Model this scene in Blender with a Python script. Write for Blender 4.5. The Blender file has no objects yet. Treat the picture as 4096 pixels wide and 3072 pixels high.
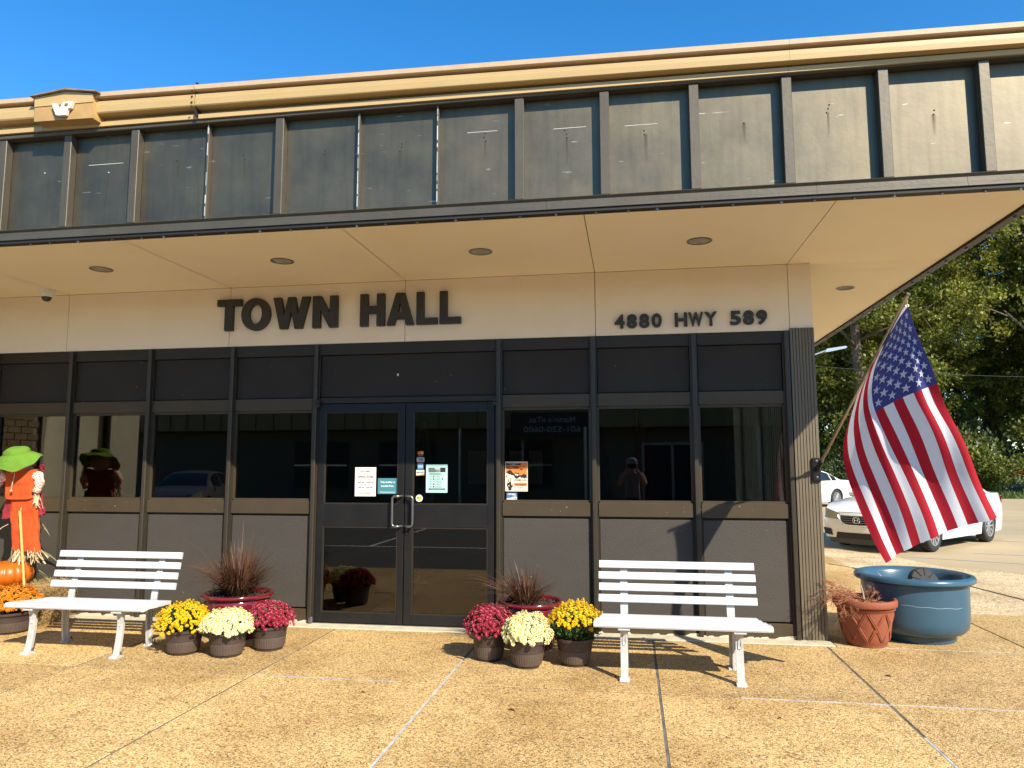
import bpy, bmesh, math, random
import numpy as np
from mathutils import Vector, Matrix
R = math.radians
S = bpy.context.scene
COL = S.collection

# ------------------------------------------------------------------ camera
CAM = np.array([0.0, -7.2287, 1.6021])
FPX = 2917.93
RT = np.array([0.98715146, 0.15978026, -0.00150427])
UP = np.array([0.01901345, -0.10811077, 0.99395702])
FW = np.array([-0.15865208, 0.98121472, 0.10975967])
cd = bpy.data.cameras.new("camera"); cam = bpy.data.objects.new("camera", cd); COL.objects.link(cam)
cd.sensor_fit = 'HORIZONTAL'; cd.sensor_width = 36; cd.lens = 36 * FPX / 4096
cd.clip_start = 0.02; cd.clip_end = 2000
cam.matrix_world = Matrix(((RT[0], UP[0], -FW[0], CAM[0]), (RT[1], UP[1], -FW[1], CAM[1]),
                           (RT[2], UP[2], -FW[2], CAM[2]), (0, 0, 0, 1)))
S.camera = cam
# ------------------------------------------------------------------ sky, sun, exposure
SUN = Vector((-0.90, 1.0, -1.02)).normalized()
w = bpy.data.worlds.new("World"); S.world = w; w.use_nodes = True
wn = w.node_tree.nodes; wl = w.node_tree.links
sky = wn.new('ShaderNodeTexSky'); sky.sky_type = 'NISHITA'; sky.sun_disc = False
sky.sun_elevation = math.asin(-SUN.z); sky.sun_rotation = math.atan2(-SUN.x, -SUN.y)
sky.air_density = 1.0; sky.dust_density = 0.15; sky.ozone_density = 3.0; sky.altitude = 300
bg = wn['Background']; bg.inputs[1].default_value = 0.15
hs = wn.new('ShaderNodeHueSaturation'); hs.inputs['Saturation'].default_value = 1.34; hs.inputs['Value'].default_value = 0.80
wl.new(sky.outputs[0], hs.inputs['Color']); wl.new(hs.outputs[0], bg.inputs[0])
ld = bpy.data.lights.new("sun", 'SUN'); ld.energy = 4.3; ld.angle = R(0.53); ld.color = (1.0, 0.91, 0.76)
lo = bpy.data.objects.new("sun", ld); COL.objects.link(lo); lo.location = (9, -10, 12)
lo.rotation_euler = SUN.to_track_quat('-Z', 'Y').to_euler()
S.view_settings.view_transform = 'Standard'; S.view_settings.look = 'None'
S.view_settings.exposure = 1.1; S.view_settings.gamma = 1.0

# ------------------------------------------------------------------ pixel helpers (pixels of a 2212 wide view)
KP = 4096 / 2212
def ray(u, v):
    return FW + RT * ((u * KP - 2048) / FPX) - UP * ((v * KP - 1536) / FPX)
def atY(u, v, y):
    d = ray(u, v); t = (y - CAM[1]) / d[1]; p = CAM + d * t; return Vector(p)
def onG(u, v, z=0.0):
    d = ray(u, v); t = (z - CAM[2]) / d[2]; p = CAM + d * t; return Vector(p)

# ------------------------------------------------------------------ materials
MATS = {}
def mat(name, base, rough=0.6, metal=0.0, var=0.0, vs=8.0, bump=0.0, bs=60.0, spec=0.5, vcol=None, stretch=None, coat=0.0, trans=0.0, bdist=0.01):
    """principled with noise variation of colour (var toward vcol) and fine bump"""
    if name in MATS: return MATS[name]
    m = bpy.data.materials.new(name); m.use_nodes = True
    n = m.node_tree.nodes; l = m.node_tree.links; b = n['Principled BSDF']
    b.inputs['Base Color'].default_value = (*base, 1); b.inputs['Roughness'].default_value = rough
    b.inputs['Metallic'].default_value = metal; b.inputs['Specular IOR Level'].default_value = spec
    b.inputs['Coat Weight'].default_value = coat
    tc = n.new('ShaderNodeNewGeometry'); vec = tc.outputs['Position']
    if stretch:
        mp = n.new('ShaderNodeVectorMath'); mp.operation = 'MULTIPLY'; mp.inputs[1].default_value = stretch
        l.new(vec, mp.inputs[0]); vec = mp.outputs[0]
    if var > 0:
        nz = n.new('ShaderNodeTexNoise'); nz.inputs['Scale'].default_value = vs; nz.inputs['Detail'].default_value = 6
        nz.inputs['Roughness'].default_value = 0.65
        l.new(vec, nz.inputs['Vector'])
        rp = n.new('ShaderNodeMapRange'); rp.inputs[1].default_value = 0.32; rp.inputs[2].default_value = 0.7
        rp.inputs[3].default_value = 0; rp.inputs[4].default_value = var
        l.new(nz.outputs['Fac'], rp.inputs[0])
        mx = n.new('ShaderNodeMix'); mx.data_type = 'RGBA'
        mx.inputs[6].default_value = (*base, 1)
        vc = vcol if vcol else tuple(c * 0.5 for c in base)
        mx.inputs[7].default_value = (*vc, 1)
        l.new(rp.outputs[0], mx.inputs[0]); l.new(mx.outputs[2], b.inputs['Base Color'])
    if bump > 0:
        nb = n.new('ShaderNodeTexNoise'); nb.inputs['Scale'].default_value = bs; nb.inputs['Detail'].default_value = 3
        l.new(vec, nb.inputs['Vector'])
        bm = n.new('ShaderNodeBump'); bm.inputs['Strength'].default_value = bump; bm.inputs['Distance'].default_value = bdist
        l.new(nb.outputs['Fac'], bm.inputs['Height']); l.new(bm.outputs[0], b.inputs['Normal'])
    if trans > 0:
        out = n['Material Output']; tr = n.new('ShaderNodeBsdfTranslucent'); ms = n.new('ShaderNodeMixShader')
        ms.inputs[0].default_value = trans; tr.inputs[0].default_value = (*base, 1)
        l.new(b.outputs[0], ms.inputs[1]); l.new(tr.outputs[0], ms.inputs[2]); l.new(ms.outputs[0], out.inputs[0])
    MATS[name] = m; return m

def ramp(n, stops):
    r = n.new('ShaderNodeValToRGB'); e = r.color_ramp.elements
    while len(e) < len(stops): e.new(0.5)
    for i, (p, c) in enumerate(stops):
        e[i].position = p; e[i].color = (*c, 1)
    return r

def mat_aggregate(name, tint, light=1.0, scale=112.0):
    m = bpy.data.materials.new(name); m.use_nodes = True
    n = m.node_tree.nodes; l = m.node_tree.links; b = n['Principled BSDF']; b.inputs['Roughness'].default_value = 0.8
    g = n.new('ShaderNodeNewGeometry')
    v = n.new('ShaderNodeTexVoronoi'); v.inputs['Scale'].default_value = scale; v.inputs['Randomness'].default_value = 1
    l.new(g.outputs['Position'], v.inputs['Vector'])
    sp = n.new('ShaderNodeSeparateColor'); l.new(v.outputs['Color'], sp.inputs[0])
    t = tint; f = light
    rp = ramp(n, [(0.0, (.10 * f, .065 * f, .03 * f)), (0.14, (t[0] * .6 * f, t[1] * .56 * f, t[2] * .5 * f)), (0.5, (t[0] * f, t[1] * f, t[2] * f)),
                  (0.85, (t[0] * 1.25 * f, t[1] * 1.25 * f, t[2] * 1.3 * f)), (1.0, (.72 * f, .58 * f, .36 * f))])
    l.new(sp.outputs[0], rp.inputs[0])
    # dark cement between the pebbles
    dr = n.new('ShaderNodeMapRange'); dr.inputs[1].default_value = 0.3; dr.inputs[2].default_value = 0.75
    l.new(v.outputs['Distance'], dr.inputs[0])
    mx = n.new('ShaderNodeMix'); mx.data_type = 'RGBA'; mx.blend_type = 'MULTIPLY'
    mx.inputs[7].default_value = (.66, .61, .54, 1); l.new(dr.outputs[0], mx.inputs[0]); l.new(rp.outputs[0], mx.inputs[6])
    # large worn patches and stains
    nz = n.new('ShaderNodeTexNoise'); nz.inputs['Scale'].default_value = 0.9; nz.inputs['Detail'].default_value = 7; nz.inputs['Roughness'].default_value = .6
    l.new(g.outputs['Position'], nz.inputs['Vector'])
    r2 = ramp(n, [(0.3, (.72, .66, .56)), (0.5, (1, 1, 1)), (0.72, (1.22, 1.24, 1.28))]); l.new(nz.outputs['Fac'], r2.inputs[0])
    m2 = n.new('ShaderNodeMix'); m2.data_type = 'RGBA'; m2.blend_type = 'MULTIPLY'; m2.inputs[0].default_value = 1
    l.new(mx.outputs[2], m2.inputs[6]); l.new(r2.outputs[0], m2.inputs[7])
    n3 = n.new('ShaderNodeTexNoise'); n3.inputs['Scale'].default_value = 5.5; n3.inputs['Detail'].default_value = 5; l.new(g.outputs['Position'], n3.inputs['Vector'])
    r3 = ramp(n, [(0.25, (.7, .64, .58)), (0.42, (1, 1, 1)), (0.75, (1.1, 1.08, 1.02))]); l.new(n3.outputs['Fac'], r3.inputs[0])
    m3 = n.new('ShaderNodeMix'); m3.data_type = 'RGBA'; m3.blend_type = 'MULTIPLY'; m3.inputs[0].default_value = .8
    l.new(m2.outputs[2], m3.inputs[6]); l.new(r3.outputs[0], m3.inputs[7])
    oi = n.new('ShaderNodeObjectInfo'); orr = n.new('ShaderNodeMapRange'); orr.inputs[3].default_value = .86; orr.inputs[4].default_value = 1.12; l.new(oi.outputs['Random'], orr.inputs[0])
    m4 = n.new('ShaderNodeVectorMath'); m4.operation = 'SCALE'; l.new(m3.outputs[2], m4.inputs[0]); l.new(orr.outputs[0], m4.inputs['Scale'])
    l.new(m4.outputs[0], b.inputs['Base Color'])
    bp = n.new('ShaderNodeBump'); bp.inputs['Strength'].default_value = .8; bp.inputs['Distance'].default_value = .004; bp.invert = True
    l.new(v.outputs['Distance'], bp.inputs['Height']); l.new(bp.outputs[0], b.inputs['Normal'])
    return m

def mat_glass(name, tint=(.50, .49, .45)):
    m = bpy.data.materials.new(name); m.use_nodes = True
    n = m.node_tree.nodes; l = m.node_tree.links
    for x in list(n): n.remove(x)
    o = n.new('ShaderNodeOutputMaterial'); t = n.new('ShaderNodeBsdfTransparent'); t.inputs[0].default_value = (*tint, 1)
    g = n.new('ShaderNodeBsdfGlossy'); g.inputs['Roughness'].default_value = 0.0; g.inputs[0].default_value = (1, .98, .93, 1)
    f = n.new('ShaderNodeFresnel'); f.inputs[0].default_value = 1.5
    mu = n.new('ShaderNodeMath'); mu.operation = 'MULTIPLY_ADD'; mu.inputs[1].default_value = 1.0; mu.inputs[2].default_value = 0.02; mu.use_clamp = True
    l.new(f.outputs[0], mu.inputs[0])
    x = n.new('ShaderNodeMixShader'); l.new(mu.outputs[0], x.inputs[0]); l.new(t.outputs[0], x.inputs[1]); l.new(g.outputs[0], x.inputs[2])
    l.new(x.outputs[0], o.inputs[0]); return m

def mat_fascia():
    """weathered bronze sheet: brushed streaks, rust runs and chalky scuffs"""
    m = bpy.data.materials.new('weathered_bronze_sheet'); m.use_nodes = True
    n = m.node_tree.nodes; l = m.node_tree.links; b = n['Principled BSDF']
    b.inputs['Metallic'].default_value = .9; b.inputs['Roughness'].default_value = .5
    g = n.new('ShaderNodeNewGeometry')
    mp = n.new('ShaderNodeVectorMath'); mp.operation = 'MULTIPLY'; mp.inputs[1].default_value = (22, 22, 1.6); l.new(g.outputs['Position'], mp.inputs[0])
    a = n.new('ShaderNodeTexNoise'); a.inputs['Scale'].default_value = 1; a.inputs['Detail'].default_value = 5; l.new(mp.outputs[0], a.inputs['Vector'])
    c = n.new('ShaderNodeTexNoise'); c.inputs['Scale'].default_value = 2.6; c.inputs['Detail'].default_value = 7; c.inputs['Roughness'].default_value = .65; l.new(g.outputs['Position'], c.inputs['Vector'])
    r1 = ramp(n, [(.3, (.112, .099, .074)), (.55, (.145, .126, .091)), (.75, (.178, .150, .102))]); l.new(c.outputs['Fac'], r1.inputs[0])
    r2 = ramp(n, [(.28, (.72, .70, .64)), (.5, (1, 1, 1)), (.72, (1.15, 1.12, 1.05))]); l.new(a.outputs['Fac'], r2.inputs[0])
    x = n.new('ShaderNodeMix'); x.data_type = 'RGBA'; x.blend_type = 'MULTIPLY'; x.inputs[0].default_value = .35
    l.new(r1.outputs[0], x.inputs[6]); l.new(r2.outputs[0], x.inputs[7])
    # sparse pale scratches
    mp2 = n.new('ShaderNodeVectorMath'); mp2.operation = 'MULTIPLY'; mp2.inputs[1].default_value = (3.5, 1, 26); l.new(g.outputs['Position'], mp2.inputs[0])
    s = n.new('ShaderNodeTexNoise'); s.inputs['Scale'].default_value = 1.3; s.inputs['Detail'].default_value = 8; l.new(mp2.outputs[0], s.inputs['Vector'])
    r3 = n.new('ShaderNodeMapRange'); r3.inputs[1].default_value = .70; r3.inputs[2].default_value = .76; l.new(s.outputs['Fac'], r3.inputs[0])
    x2 = n.new('ShaderNodeMix'); x2.data_type = 'RGBA'; x2.inputs[7].default_value = (.42, .40, .36, 1)
    l.new(r3.outputs[0], x2.inputs[0]); l.new(x.outputs[2], x2.inputs[6]); l.new(x2.outputs[2], b.inputs['Base Color'])
    rr = n.new('ShaderNodeMapRange'); rr.inputs[3].default_value = .42; rr.inputs[4].default_value = .62; l.new(c.outputs['Fac'], rr.inputs[0]); l.new(rr.outputs[0], b.inputs['Roughness'])
    bp = n.new('ShaderNodeBump'); bp.inputs['Strength'].default_value = .25; bp.inputs['Distance'].default_value = .01; l.new(c.outputs['Fac'], bp.inputs['Height']); l.new(bp.outputs[0], b.inputs['Normal'])
    MATS['weathered_bronze_sheet'] = m; return m

def mat_leaf(name, c1, c2, trans=.35, scale=.7):
    m = bpy.data.materials.new(name); m.use_nodes = True
    n = m.node_tree.nodes; l = m.node_tree.links; b = n['Principled BSDF']; b.inputs['Roughness'].default_value = .5
    g = n.new('ShaderNodeNewGeometry'); z = n.new('ShaderNodeTexNoise'); z.inputs['Scale'].default_value = scale; z.inputs['Detail'].default_value = 3
    l.new(g.outputs['Position'], z.inputs['Vector'])
    ad = n.new('ShaderNodeMath'); ad.operation = 'MULTIPLY_ADD'; ad.inputs[1].default_value = .45; l.new(g.outputs['Random Per Island'], ad.inputs[0]); l.new(z.outputs['Fac'], ad.inputs[2])
    r = ramp(n, [(.4, c1), (.95, c2)]); l.new(ad.outputs[0], r.inputs[0]); l.new(r.outputs[0], b.inputs['Base Color'])
    t = n.new('ShaderNodeBsdfTranslucent'); l.new(r.outputs[0], t.inputs[0])
    x = n.new('ShaderNodeMixShader'); x.inputs[0].default_value = trans; o = n['Material Output']
    l.new(b.outputs[0], x.inputs[1]); l.new(t.outputs[0], x.inputs[2]); l.new(x.outputs[0], o.inputs[0])
    return m

def mat_checks():
    m = bpy.data.materials.new('gingham_cloth'); m.use_nodes = True
    n = m.node_tree.nodes; l = m.node_tree.links; b = n['Principled BSDF']; b.inputs['Roughness'].default_value = .9
    g = n.new('ShaderNodeNewGeometry'); r = n.new('ShaderNodeVectorRotate'); r.inputs['Axis'].default_value = (0, 1, 0); r.inputs['Angle'].default_value = .5
    l.new(g.outputs['Position'], r.inputs['Vector'])
    s = n.new('ShaderNodeSeparateXYZ'); l.new(r.outputs[0], s.inputs[0])
    outs = []
    for k in (0, 2):
        a = n.new('ShaderNodeMath'); a.operation = 'MULTIPLY'; a.inputs[1].default_value = 1 / .022; l.new(s.outputs[k], a.inputs[0])
        f = n.new('ShaderNodeMath'); f.operation = 'FRACT'; l.new(a.outputs[0], f.inputs[0])
        q = n.new('ShaderNodeMath'); q.operation = 'GREATER_THAN'; q.inputs[1].default_value = .5; l.new(f.outputs[0], q.inputs[0]); outs.append(q)
    ad = n.new('ShaderNodeMath'); ad.operation = 'ADD'; l.new(outs[0].outputs[0], ad.inputs[0]); l.new(outs[1].outputs[0], ad.inputs[1])
    h = n.new('ShaderNodeMath'); h.operation = 'MULTIPLY'; h.inputs[1].default_value = .5; l.new(ad.outputs[0], h.inputs[0])
    rp = ramp(n, [(.1, (.8, .74, .68)), (.5, (.75, .38, .27)), (1, (.68, .16, .07))]); l.new(h.outputs[0], rp.inputs[0]); l.new(rp.outputs[0], b.inputs['Base Color'])
    return m

M_bronze = mat('bronze_frame', (.068, .050, .028), .45, .15, .5, 3, .05, 90, vcol=(.046, .034, .020), spec=.35)
M_dbronze = mat('dark_bronze_frame', (.034, .026, .017), .45, .1, .4, 4, spec=.3)
M_mull = mat('dark_mullion_metal', (.044, .035, .023), .42, .2, .5, 3, .05, 90, vcol=(.028, .023, .016))
M_door = mat('black_door_frame', (.009, .009, .009), .4, .0, .5, 5, .04, 120, vcol=(.018, .017, .016), spec=.3)
M_panel = mat('pebbled_grey_panel', (.058, .050, .041), .62, .0, .6, 1.6, .8, 110, vcol=(.042, .036, .030), spec=.35, stretch=(.55, 1, 1.6), bdist=.004)
M_spandrel = mat('charcoal_spandrel_panel', (.030, .026, .022), .65, 0, .4, 2.5, .3, 140, bdist=.003, spec=.25)
M_soffit = mat('cream_stucco_soffit', (.86, .76, .57), .85, 0, .6, .8, .15, 160, vcol=(.79, .66, .46), bdist=.003)
M_band = mat('cream_wall_panel', (.84, .73, .57), .85, 0, .35, 1.6, .15, 160, vcol=(.72, .57, .40), bdist=.003)
M_gutter = mat('tan_metal_gutter', (.47, .325, .140), .45, 0, .45, 3.5, .05, 40, vcol=(.40, .26, .10), stretch=(.5, 1, 2))
M_gutter_cap = mat('pale_peach_metal', (.54, .39, .25), .5, 0, .5, 14, .05, 60, vcol=(.43, .29, .17))
M_fascia = mat_fascia()
M_fframe = mat('bronze_fascia_trim', (.108, .092, .066), .5, .45, .5, 4, .1, 30, vcol=(.062, .054, .040))
M_dark = mat('dark_void', (.012, .011, .010), .7)
M_letter = mat('brown_letter', (.032, .026, .018), .5, 0, .4, 12)
M_white = mat('white_bench_paint', (.56, .57, .59), .45, 0, .35, 9, .04, 60, vcol=(.50, .51, .51))
M_castw = mat('dirty_white_casting', (.47, .47, .45), .55, 0, .7, 12, .1, 80, vcol=(.33, .31, .26))
M_agg = mat_aggregate('tan_exposed_aggregate', (.58, .395, .155), 1.0)
M_agg2 = mat_aggregate('pale_worn_aggregate', (.60, .48, .29), 1.0, 80)
M_joint = mat('paving_joint_filler', (.055, .05, .045), .9, 0, .5, 5, .3, 50, vcol=(.30, .27, .22))
M_seal = mat('white_joint_sealant', (.55, .55, .54), .7, 0, .9, 9, .3, 50, vcol=(.20, .19, .18))
M_conc = mat('pale_threshold_concrete', (.56, .49, .35), .85, 0, .8, 9, .4, 40, vcol=(.36, .31, .22))
M_glass = mat_glass('tinted_window_glass')
M_clear = mat_glass('clear_window_glass', (.92, .92, .90))
M_steel = mat('brushed_steel', (.22, .22, .22), .34, .85, .3, 30)
M_refl = mat('satin_reflector', (.72, .68, .60), .35, .6)
M_chrome = mat('bright_metal', (.7, .7, .7), .15, 1)
M_rubber = mat('black_rubber', (.018, .018, .018), .75, 0, .3, 20)
M_brownpot = mat('brown_plastic_pot', (.042, .026, .021), .5, 0, .5, 14, .05, 40, vcol=(.06, .04, .033))
M_rib = mat('ribbed_pot_band', (.085, .058, .044), .6, 0, .4, 14)
M_redglaze = mat('red_glazed_ceramic', (.17, .010, .012), .12, 0, .8, 6, .15, 12, vcol=(.06, .008, .01), stretch=(2, 2, .5), coat=.5)
M_soil = mat('dark_potting_soil', (.075, .045, .028), .95, 0, .9, 60, 1.0, 90, vcol=(.025, .016, .011))
M_terra = mat('terracotta_clay', (.25, .062, .022), .75, 0, .6, 7, .35, 50, vcol=(.22, .075, .04))
M_blue = mat('blue_plastic_planter', (.030, .080, .125), .3, 0, .35, 4, .04, 30, vcol=(.045, .10, .145))
M_grass = mat_leaf('purple_fountain_grass', (.045, .012, .014), (.17, .085, .04), .25, 9)
M_mumleaf = mat_leaf('mum_leaf', (.022, .055, .012), (.06, .12, .03), .25, 20)
M_straw = mat_leaf('straw_strand', (.33, .21, .075), (.60, .43, .19), .2, 20)
M_raffia = mat_leaf('raffia', (.55, .40, .20), (.75, .60, .36), .2, 20)
M_orangecloth = mat('orange_felt', (.52, .068, .008), .95, 0, .45, 12, .8, 14, vcol=(.46, .058, .007), bdist=.02)
M_greencloth = mat('green_felt', (.105, .22, .016), .95, 0, .45, 12, .8, 14, vcol=(.075, .165, .012), bdist=.02)
M_maroon = mat('maroon_burlap', (.26, .018, .030), .95, 0, .4, 40, .4, 200)
M_skin = mat('peach_burlap', (.70, .40, .24), .95, 0, .3, 40, .3, 200)
M_check = mat_checks()
M_bamboo = mat('bamboo', (.60, .40, .12), .5, 0, .6, 12, .1, 50, vcol=(.42, .26, .07))
M_pumpkin = mat('pumpkin_skin', (.50, .105, .005), .38, 0, .5, 9, .15, 18, vcol=(.48, .10, .006))
M_stem = mat('dry_stem', (.20, .14, .06), .9, 0, .6, 30)
M_twig = mat('dead_rusty_conifer', (.36, .15, .075), .95, 0, .6, 25, vcol=(.24, .10, .05))
M_red = mat('flag_red_cloth', (.42, .006, .018), .85, 0, .15, 30, .15, 300, trans=.28)
M_fwhite = mat('flag_white_cloth', (.72, .73, .75), .85, 0, .1, 30, .15, 300, trans=.28)
M_navy = mat('flag_blue_cloth', (.040, .048, .20), .85, 0, .15, 30, .15, 300, trans=.22)
M_pole = mat('anodised_pole', (.52, .44, .28), .3, .8, .3, 10)
M_blackmetal = mat('black_cast_metal', (.016, .016, .017), .35, .3)
M_lot = mat('tan_worn_asphalt', (.44, .335, .185), .9, 0, .9, .35, .5, 30, vcol=(.31, .25, .155))
M_road = mat('grey_asphalt', (.085, .078, .068), .9, 0, .7, .9, .5, 60, vcol=(.055, .05, .045))
M_linewhite = mat('white_road_paint', (.7, .69, .64), .8, 0, .7, 8, vcol=(.35, .33, .28))
M_grassy = mat('mown_grass', (.06, .10, .025), .95, 0, .9, 1.4, .5, 20, vcol=(.13, .14, .04))
M_bark = mat('grey_bark', (.13, .105, .08), .95, 0, .8, 6, .8, 14, vcol=(.05, .04, .03), stretch=(1, 1, .25), bdist=.05)
M_leafA = mat_leaf('oak_leaf', (.036, .064, .009), (.23, .245, .034), .45, .55)
M_leafB = mat_leaf('sweetgum_leaf', (.050, .084, .011), (.31, .30, .042), .46, .5)
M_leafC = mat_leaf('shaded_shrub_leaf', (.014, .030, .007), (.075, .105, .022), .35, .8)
M_leafD = mat_leaf('roadside_grass_blade', (.04, .08, .015), (.14, .19, .04), .3, 2)
M_paper = mat('white_paper', (.80, .72, .62), .8, 0, .15, 30)
M_ink = mat('black_ink', (.015, .015, .015), .7)
M_greyink = mat('grey_ink', (.10, .12, .12), .7)
M_teal = mat('teal_print', (.05, .20, .23), .5)
M_mint = mat('mint_paper', (.42, .68, .60), .8, 0, .15, 20)
M_white_ink = mat('white_ink', (.75, .78, .76), .7)
M_orange_ink = mat('orange_ink', (.72, .20, .03), .7, 0, .4, 40, vcol=(.60, .14, .02))
M_cream_ink = mat('cream_ink', (.72, .62, .48), .7)
M_visa = mat('grey_card', (.42, .40, .36), .6)
M_amex = mat('blue_card', (.06, .22, .50), .6)
M_redspot = mat('red_spot', (.55, .09, .02), .6); M_orgspot = mat('orange_spot', (.60, .25, .05), .6); M_midspot = mat('deep_orange_spot', (.58, .13, .015), .6)
M_yelink = mat('yellow_ink', (.65, .68, .05), .6)
M_carwhite = mat('white_car_paint', (.66, .65, .61), .22, 0, .1, 3, coat=.6)
M_cargrey = mat('car_lower_trim', (.03, .03, .03), .5)
M_carred = mat('red_car_paint', (.45, .012, .02), .22, 0, .1, 3, coat=.6)
M_carglass = mat('car_glass', (.012, .016, .02), .06, 0, spec=.8)
M_lens = mat('yellowed_headlight', (.22, .19, .11), .15, 0, .5, 14, vcol=(.12, .105, .06), coat=.5)
M_tail = mat('red_tail_lamp', (.40, .01, .012), .15, coat=.5)
M_rim = mat('alloy_rim', (.45, .45, .46), .3, .7)
M_brick = mat('tan_brick', (.33, .24, .13), .9, 0, .6, 8, .4, 60, vcol=(.24, .17, .09))
M_brickred = mat('brown_brick', (.20, .15, .10), .9, 0, .6, 5, .4, 60)
M_mortar = mat('pale_mortar', (.46, .40, .28), .95, 0, .4, 20)
M_stucco = mat('weathered_stucco', (.50, .46, .34), .95, 0, .8, 2.5, .5, 30, vcol=(.36, .34, .25))
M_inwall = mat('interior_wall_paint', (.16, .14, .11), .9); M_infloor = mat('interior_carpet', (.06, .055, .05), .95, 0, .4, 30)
M_blind = mat('vertical_blind_fabric', (.50, .46, .40), .9, 0, .2, 20, trans=.45)
M_wood = mat('varnished_wood', (.16, .08, .035), .4, 0, .6, 4, stretch=(1, 1, 6))
M_plastic = mat('white_plastic', (.72, .70, .64), .4); M_domeglass = mat('smoked_dome', (.012, .012, .012), .06, spec=.8)
M_tanpanel = mat('ochre_metal_panel', (.38, .27, .12), .6, 0, .4, 2)
M_hair = mat('grey_hair', (.42, .41, .40), .9, 0, .4, 90); M_pskin = mat('person_skin', (.50, .29, .20), .6)
M_shirt = mat('pale_grey_shirt', (.26, .26, .25), .9, 0, .3, 12); M_jeans = mat('dark_trousers', (.02, .022, .03), .9)
M_yel = mat('yellow_petal', (.80, .53, .004), .7, trans=.2); M_cre = mat('cream_petal', (.86, .80, .40), .7, 0, .5, 18, vcol=(.86, .84, .66), trans=.2)
M_bur = mat('burgundy_petal', (.36, .020, .048), .7, 0, .5, 25, vcol=(.24, .012, .03), trans=.2); M_org = mat('orange_petal', (.70, .24, .004), .7, trans=.2)
M_burc = mat('pink_petal_edge', (.55, .11, .14), .7)
M_husk = mat_leaf('yellow_corn_husk', (.45, .30, .02), (.70, .55, .06), .3, 20)
M_cornleaf = mat_leaf('corn_leaf', (.10, .12, .05), (.30, .28, .14), .3, 10)
M_fern = mat_leaf('fern_leaf', (.08, .20, .03), (.20, .38, .07), .3, 20)

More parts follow.
